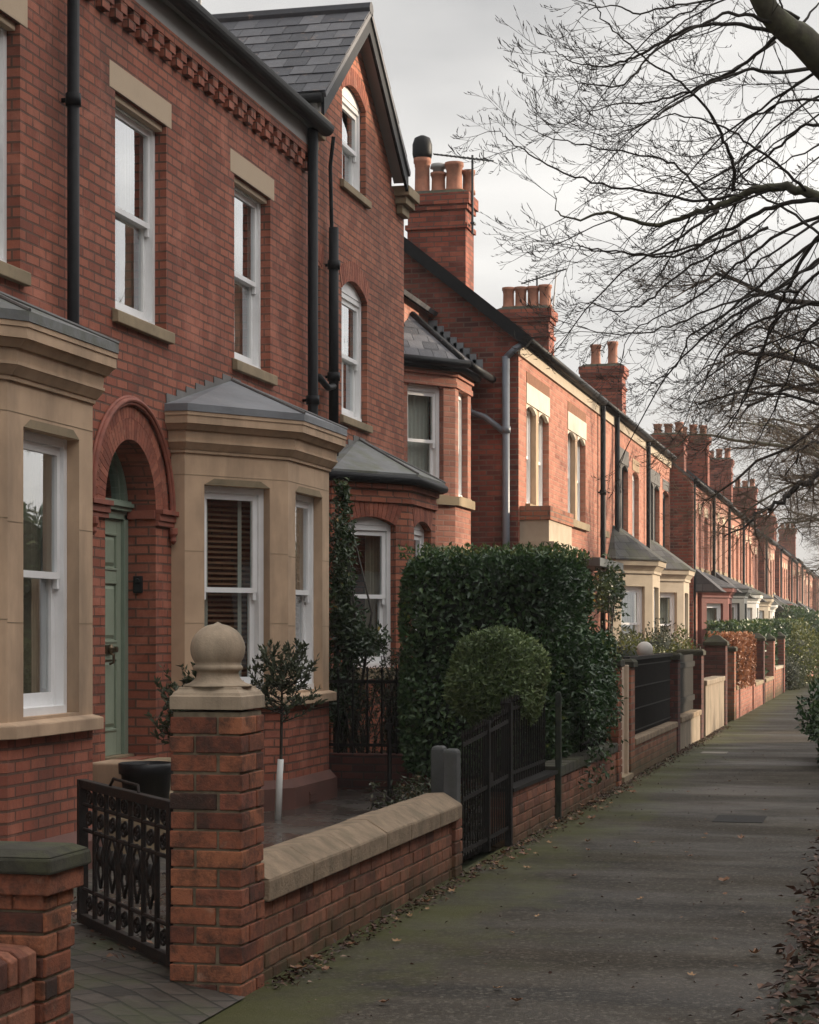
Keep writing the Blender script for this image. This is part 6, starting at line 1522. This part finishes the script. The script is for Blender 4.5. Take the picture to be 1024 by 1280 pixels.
def reach(t, x, y, zf, n, xs, zs, r):
    for k in range(n):
        xe, ze, ye = t.rs.uniform(*xs), t.rs.uniform(*zs), y + t.rs.uniform(-2.5, 2.5); z0 = t.rs.uniform(zf, zf + 2)
        c, rad = t.limb([(x, y, z0), (x * .5 + xe * .5 + .3, (y + ye) / 2, (z0 + ze) / 2 + .7), (xe + .3, ye, ze + .35), (xe, ye, ze)], r, .006, 5, True, 6, .05); t.dress(c, rad, 5.5, 1.0, 2, .25, .10, (-.2, 0, -.1))
reach(t2, .7, 27.5, 2.8, 6, (-2.7, -1.1), (3.2, 6.0), .04)
t2.done('bare tree with a dark bent limb crossing in from the right above the far houses', (.7, 27.5, -.1), 'twig', 'twigfar')
for i, (sd, x, y, h, sp, lab) in enumerate([(31, .4, 40.0, 8.6, 4.2, 'brown twigged bare street tree, second in line beyond the big one'), (32, .0, 55.0, 9.2, 4.2, 'third bare street tree further along the verge'), (33, .0, 78.0, 9.5, 4.0, 'fourth bare street tree near the end of the street'), (34, -1.0, 104.0, 10.0, 4.5, 'farthest bare street tree at the end of the path')]):
    tt = street_tree(sd, x, y, h, sp, '', 1.9, .2, 2); reach(tt, x, y, 3.0, 7, (x - 4.2, x - 1.5), (3.0, 7.0), .05); tt.done(lab, (x, y, -.1), 'bark', 'twigfar', 'bare street trees')
gt = street_tree(41, -12.5, 60.0, 9.6, 2.6, '', 1.6, .2, 2, 0); gt.done('yellowish bare tree peeping over the roofs behind the chimneys', (-12.5, 60.0, -.1), 'bark', 'twigfar')

# ================================================================== ACROSS THE ROAD (out of view; terrace added and sized to shade the near houses)
OP = thing('terraced_house', 'unseen tall brick terrace across the road, added to shade the near houses', 'house', (11, 10, 0), 'terrace across the road')
OX, OY0, OY1, OZ = 10.5, -24.0, 37.0, 11.6
mb = MB(); hs = []
y = OY0 + 2
while y < OY1 - 2:
    hs += [rect(y, y + 1.1, 1.0, 2.8), rect(y, y + 1.1, 4.2, 5.9), rect(y, y + 1.1, 7.2, 8.8)]; y += 2.6
mb.panel((OX, 0, 0), UY, -UX, rect(OY0, OY1, -.1, OZ), hs, .12)
for Y in (OY0, OY1): mb.quad([(OX, Y, -.1), (OX + 9, Y, -.1), (OX + 9, Y, OZ), (OX + 4.5, Y, OZ + 3.4), (OX, Y, OZ)])
mb.quad([(OX + 9, OY0, -.1), (OX + 9, OY1, -.1), (OX + 9, OY1, OZ), (OX + 9, OY0, OZ)]); mb.build('wall', M['brick'], OP)
mb = MB(); mb.obox((OX - .2, OY0, OZ - .1), UY * (OY1 - OY0), Vector((4.7, 0, 3.55)), Vector((-.05, 0, .07))); mb.obox((OX + 9.2, OY0, OZ - .1), UY * (OY1 - OY0), Vector((-4.7, 0, 3.55)), Vector((.05, 0, .07))); mb.build('roof', M['slate_row'], OP)
mb = MB()
for h in hs: (a0, z0), (a1, _), (_, z1) = h[0], h[1], h[2]; mb.box(OX + .12, OX + .16, a0, a1, z0, z1)
mb.build('window', M['white'], OP)

hedge('very tall evergreen hedge on the other side of the road', 9.6, 11.0, 40, 76, 0, 4.6, 6000, M['hedge'], .3, .16, seed=91, rough=.3, depth=.4)
mb = MB(); mb.box(-70, 70, -60, 320, -1.2, 18); hz = mb.build('haze', plain('haze_air', (1, 1, 1)), base=(0, 100, 0)); hz['kind'] = 'stuff'
hm = bpy.data.materials.new('pale_haze'); hm.use_nodes = True; hm.node_tree.nodes.clear(); ho = hm.node_tree.nodes.new('ShaderNodeOutputMaterial'); pv = hm.node_tree.nodes.new('ShaderNodeVolumePrincipled')
pv.inputs['Color'].default_value = (.93, .92, .90, 1); pv.inputs['Density'].default_value = HAZE; pv.inputs['Anisotropy'].default_value = .2; hm.node_tree.links.new(pv.outputs[0], ho.inputs['Volume']); hz.data.materials[0] = hm
# ================================================================== SKY, SUN, CAMERA
EXPOSURE, SUN_E, SUN_AZ, SUN_EL = 0.62, 5.0, math.radians(58), math.radians(17)
W = bpy.data.worlds.new('World'); S.world = W; W.use_nodes = True; nt = W.node_tree; nt.nodes.clear()
def wn(t, **k):
    n = nt.nodes.new(t)
    for a, v in k.items(): setattr(n, a, v)
    return n
out = wn('ShaderNodeOutputWorld'); sky = wn('ShaderNodeTexSky', sky_type='NISHITA'); sky.sun_disc = False; sky.sun_elevation = SUN_EL; sky.sun_rotation = SUN_AZ; sky.dust_density = 2.5
bg1 = wn('ShaderNodeBackground'); bg1.inputs[1].default_value = .08; nt.links.new(sky.outputs[0], bg1.inputs[0])
tc = wn('ShaderNodeTexCoord'); vec = tc.outputs['Generated']
mp = wn('ShaderNodeMapping'); mp.inputs['Scale'].default_value = (1.0, 1.0, 3.2); nt.links.new(vec, mp.inputs[0])
nz = wn('ShaderNodeTexNoise'); nz.inputs['Scale'].default_value = 2.3; nz.inputs['Detail'].default_value = 6; nz.inputs['Roughness'].default_value = .48; nz.inputs['Distortion'].default_value = .3; nt.links.new(mp.outputs[0], nz.inputs['Vector'])
cr = wn('ShaderNodeValToRGB'); e = cr.color_ramp.elements; e[0].position = .36; e[0].color = (.30, .298, .302, 1); e[1].position = .66; e[1].color = (.70, .68, .65, 1); nt.links.new(nz.outputs['Fac'], cr.inputs[0])
# brighter horizon, and a glow added above the sun side to light facades
def dotn(v, sc, lo, hi):
    d = wn('ShaderNodeVectorMath', operation='DOT_PRODUCT'); d.inputs[1].default_value = v; nt.links.new(vec, d.inputs[0])
    m = wn('ShaderNodeMapRange', interpolation_type='SMOOTHSTEP'); m.inputs['From Min'].default_value = lo; m.inputs['From Max'].default_value = hi; m.inputs['To Max'].default_value = sc; nt.links.new(d.outputs['Value'], m.inputs['Value']); return m.outputs[0]
g1 = dotn(Vector((.70, .10, .66)).normalized(), 2.7, .25, .95)
g2_ = dotn(Vector((0, 0, -1)), .32, -.42, -.02)
ad = wn('ShaderNodeMath', operation='ADD'); nt.links.new(g1, ad.inputs[0]); nt.links.new(g2_, ad.inputs[1])
ad2 = wn('ShaderNodeMath', operation='ADD'); nt.links.new(ad.outputs[0], ad2.inputs[0]); ad2.inputs[1].default_value = .90
bg2 = wn('ShaderNodeBackground'); nt.links.new(cr.outputs[0], bg2.inputs[0]); nt.links.new(ad2.outputs[0], bg2.inputs[1])
mx = wn('ShaderNodeMixShader'); mx.inputs[0].default_value = .9; nt.links.new(bg1.outputs[0], mx.inputs[1]); nt.links.new(bg2.outputs[0], mx.inputs[2]); nt.links.new(mx.outputs[0], out.inputs[0])
sl_ = bpy.data.lights.new('sun', 'SUN'); sl_.energy = SUN_E; sl_.angle = math.radians(1.6); sl_.color = (1.0, .82, .61)
so = bpy.data.objects.new('sun', sl_); COL.objects.link(so)
sd = Vector((math.sin(SUN_AZ) * math.cos(SUN_EL), math.cos(SUN_AZ) * math.cos(SUN_EL), math.sin(SUN_EL))); so.rotation_euler = sd.to_track_quat('Z', 'Y').to_euler(); so.location = sd * 60
cd = bpy.data.cameras.new('camera'); cd.sensor_fit = 'VERTICAL'; cd.sensor_height = 36; cd.sensor_width = 36 * .8; cd.lens = F / 1280 * 36; cd.shift_y = (YH - 640) / 1280; cd.clip_start = .05; cd.clip_end = 4000
co = bpy.data.objects.new('camera', cd); COL.objects.link(co); co.location = (0, 0, EYE); co.rotation_euler = (PI / 2, 0, TH); S.camera = co
S.view_settings.view_transform = 'Standard'; S.view_settings.look = 'None'; S.view_settings.exposure = EXPOSURE; S.view_settings.gamma = 1
S.cycles.use_denoising = True; S.cycles.max_bounces = 6; S.cycles.transparent_max_bounces = 12
for o in bpy.data.objects:
    for k in ('_b', '_y'):
        if k in o: del o[k]
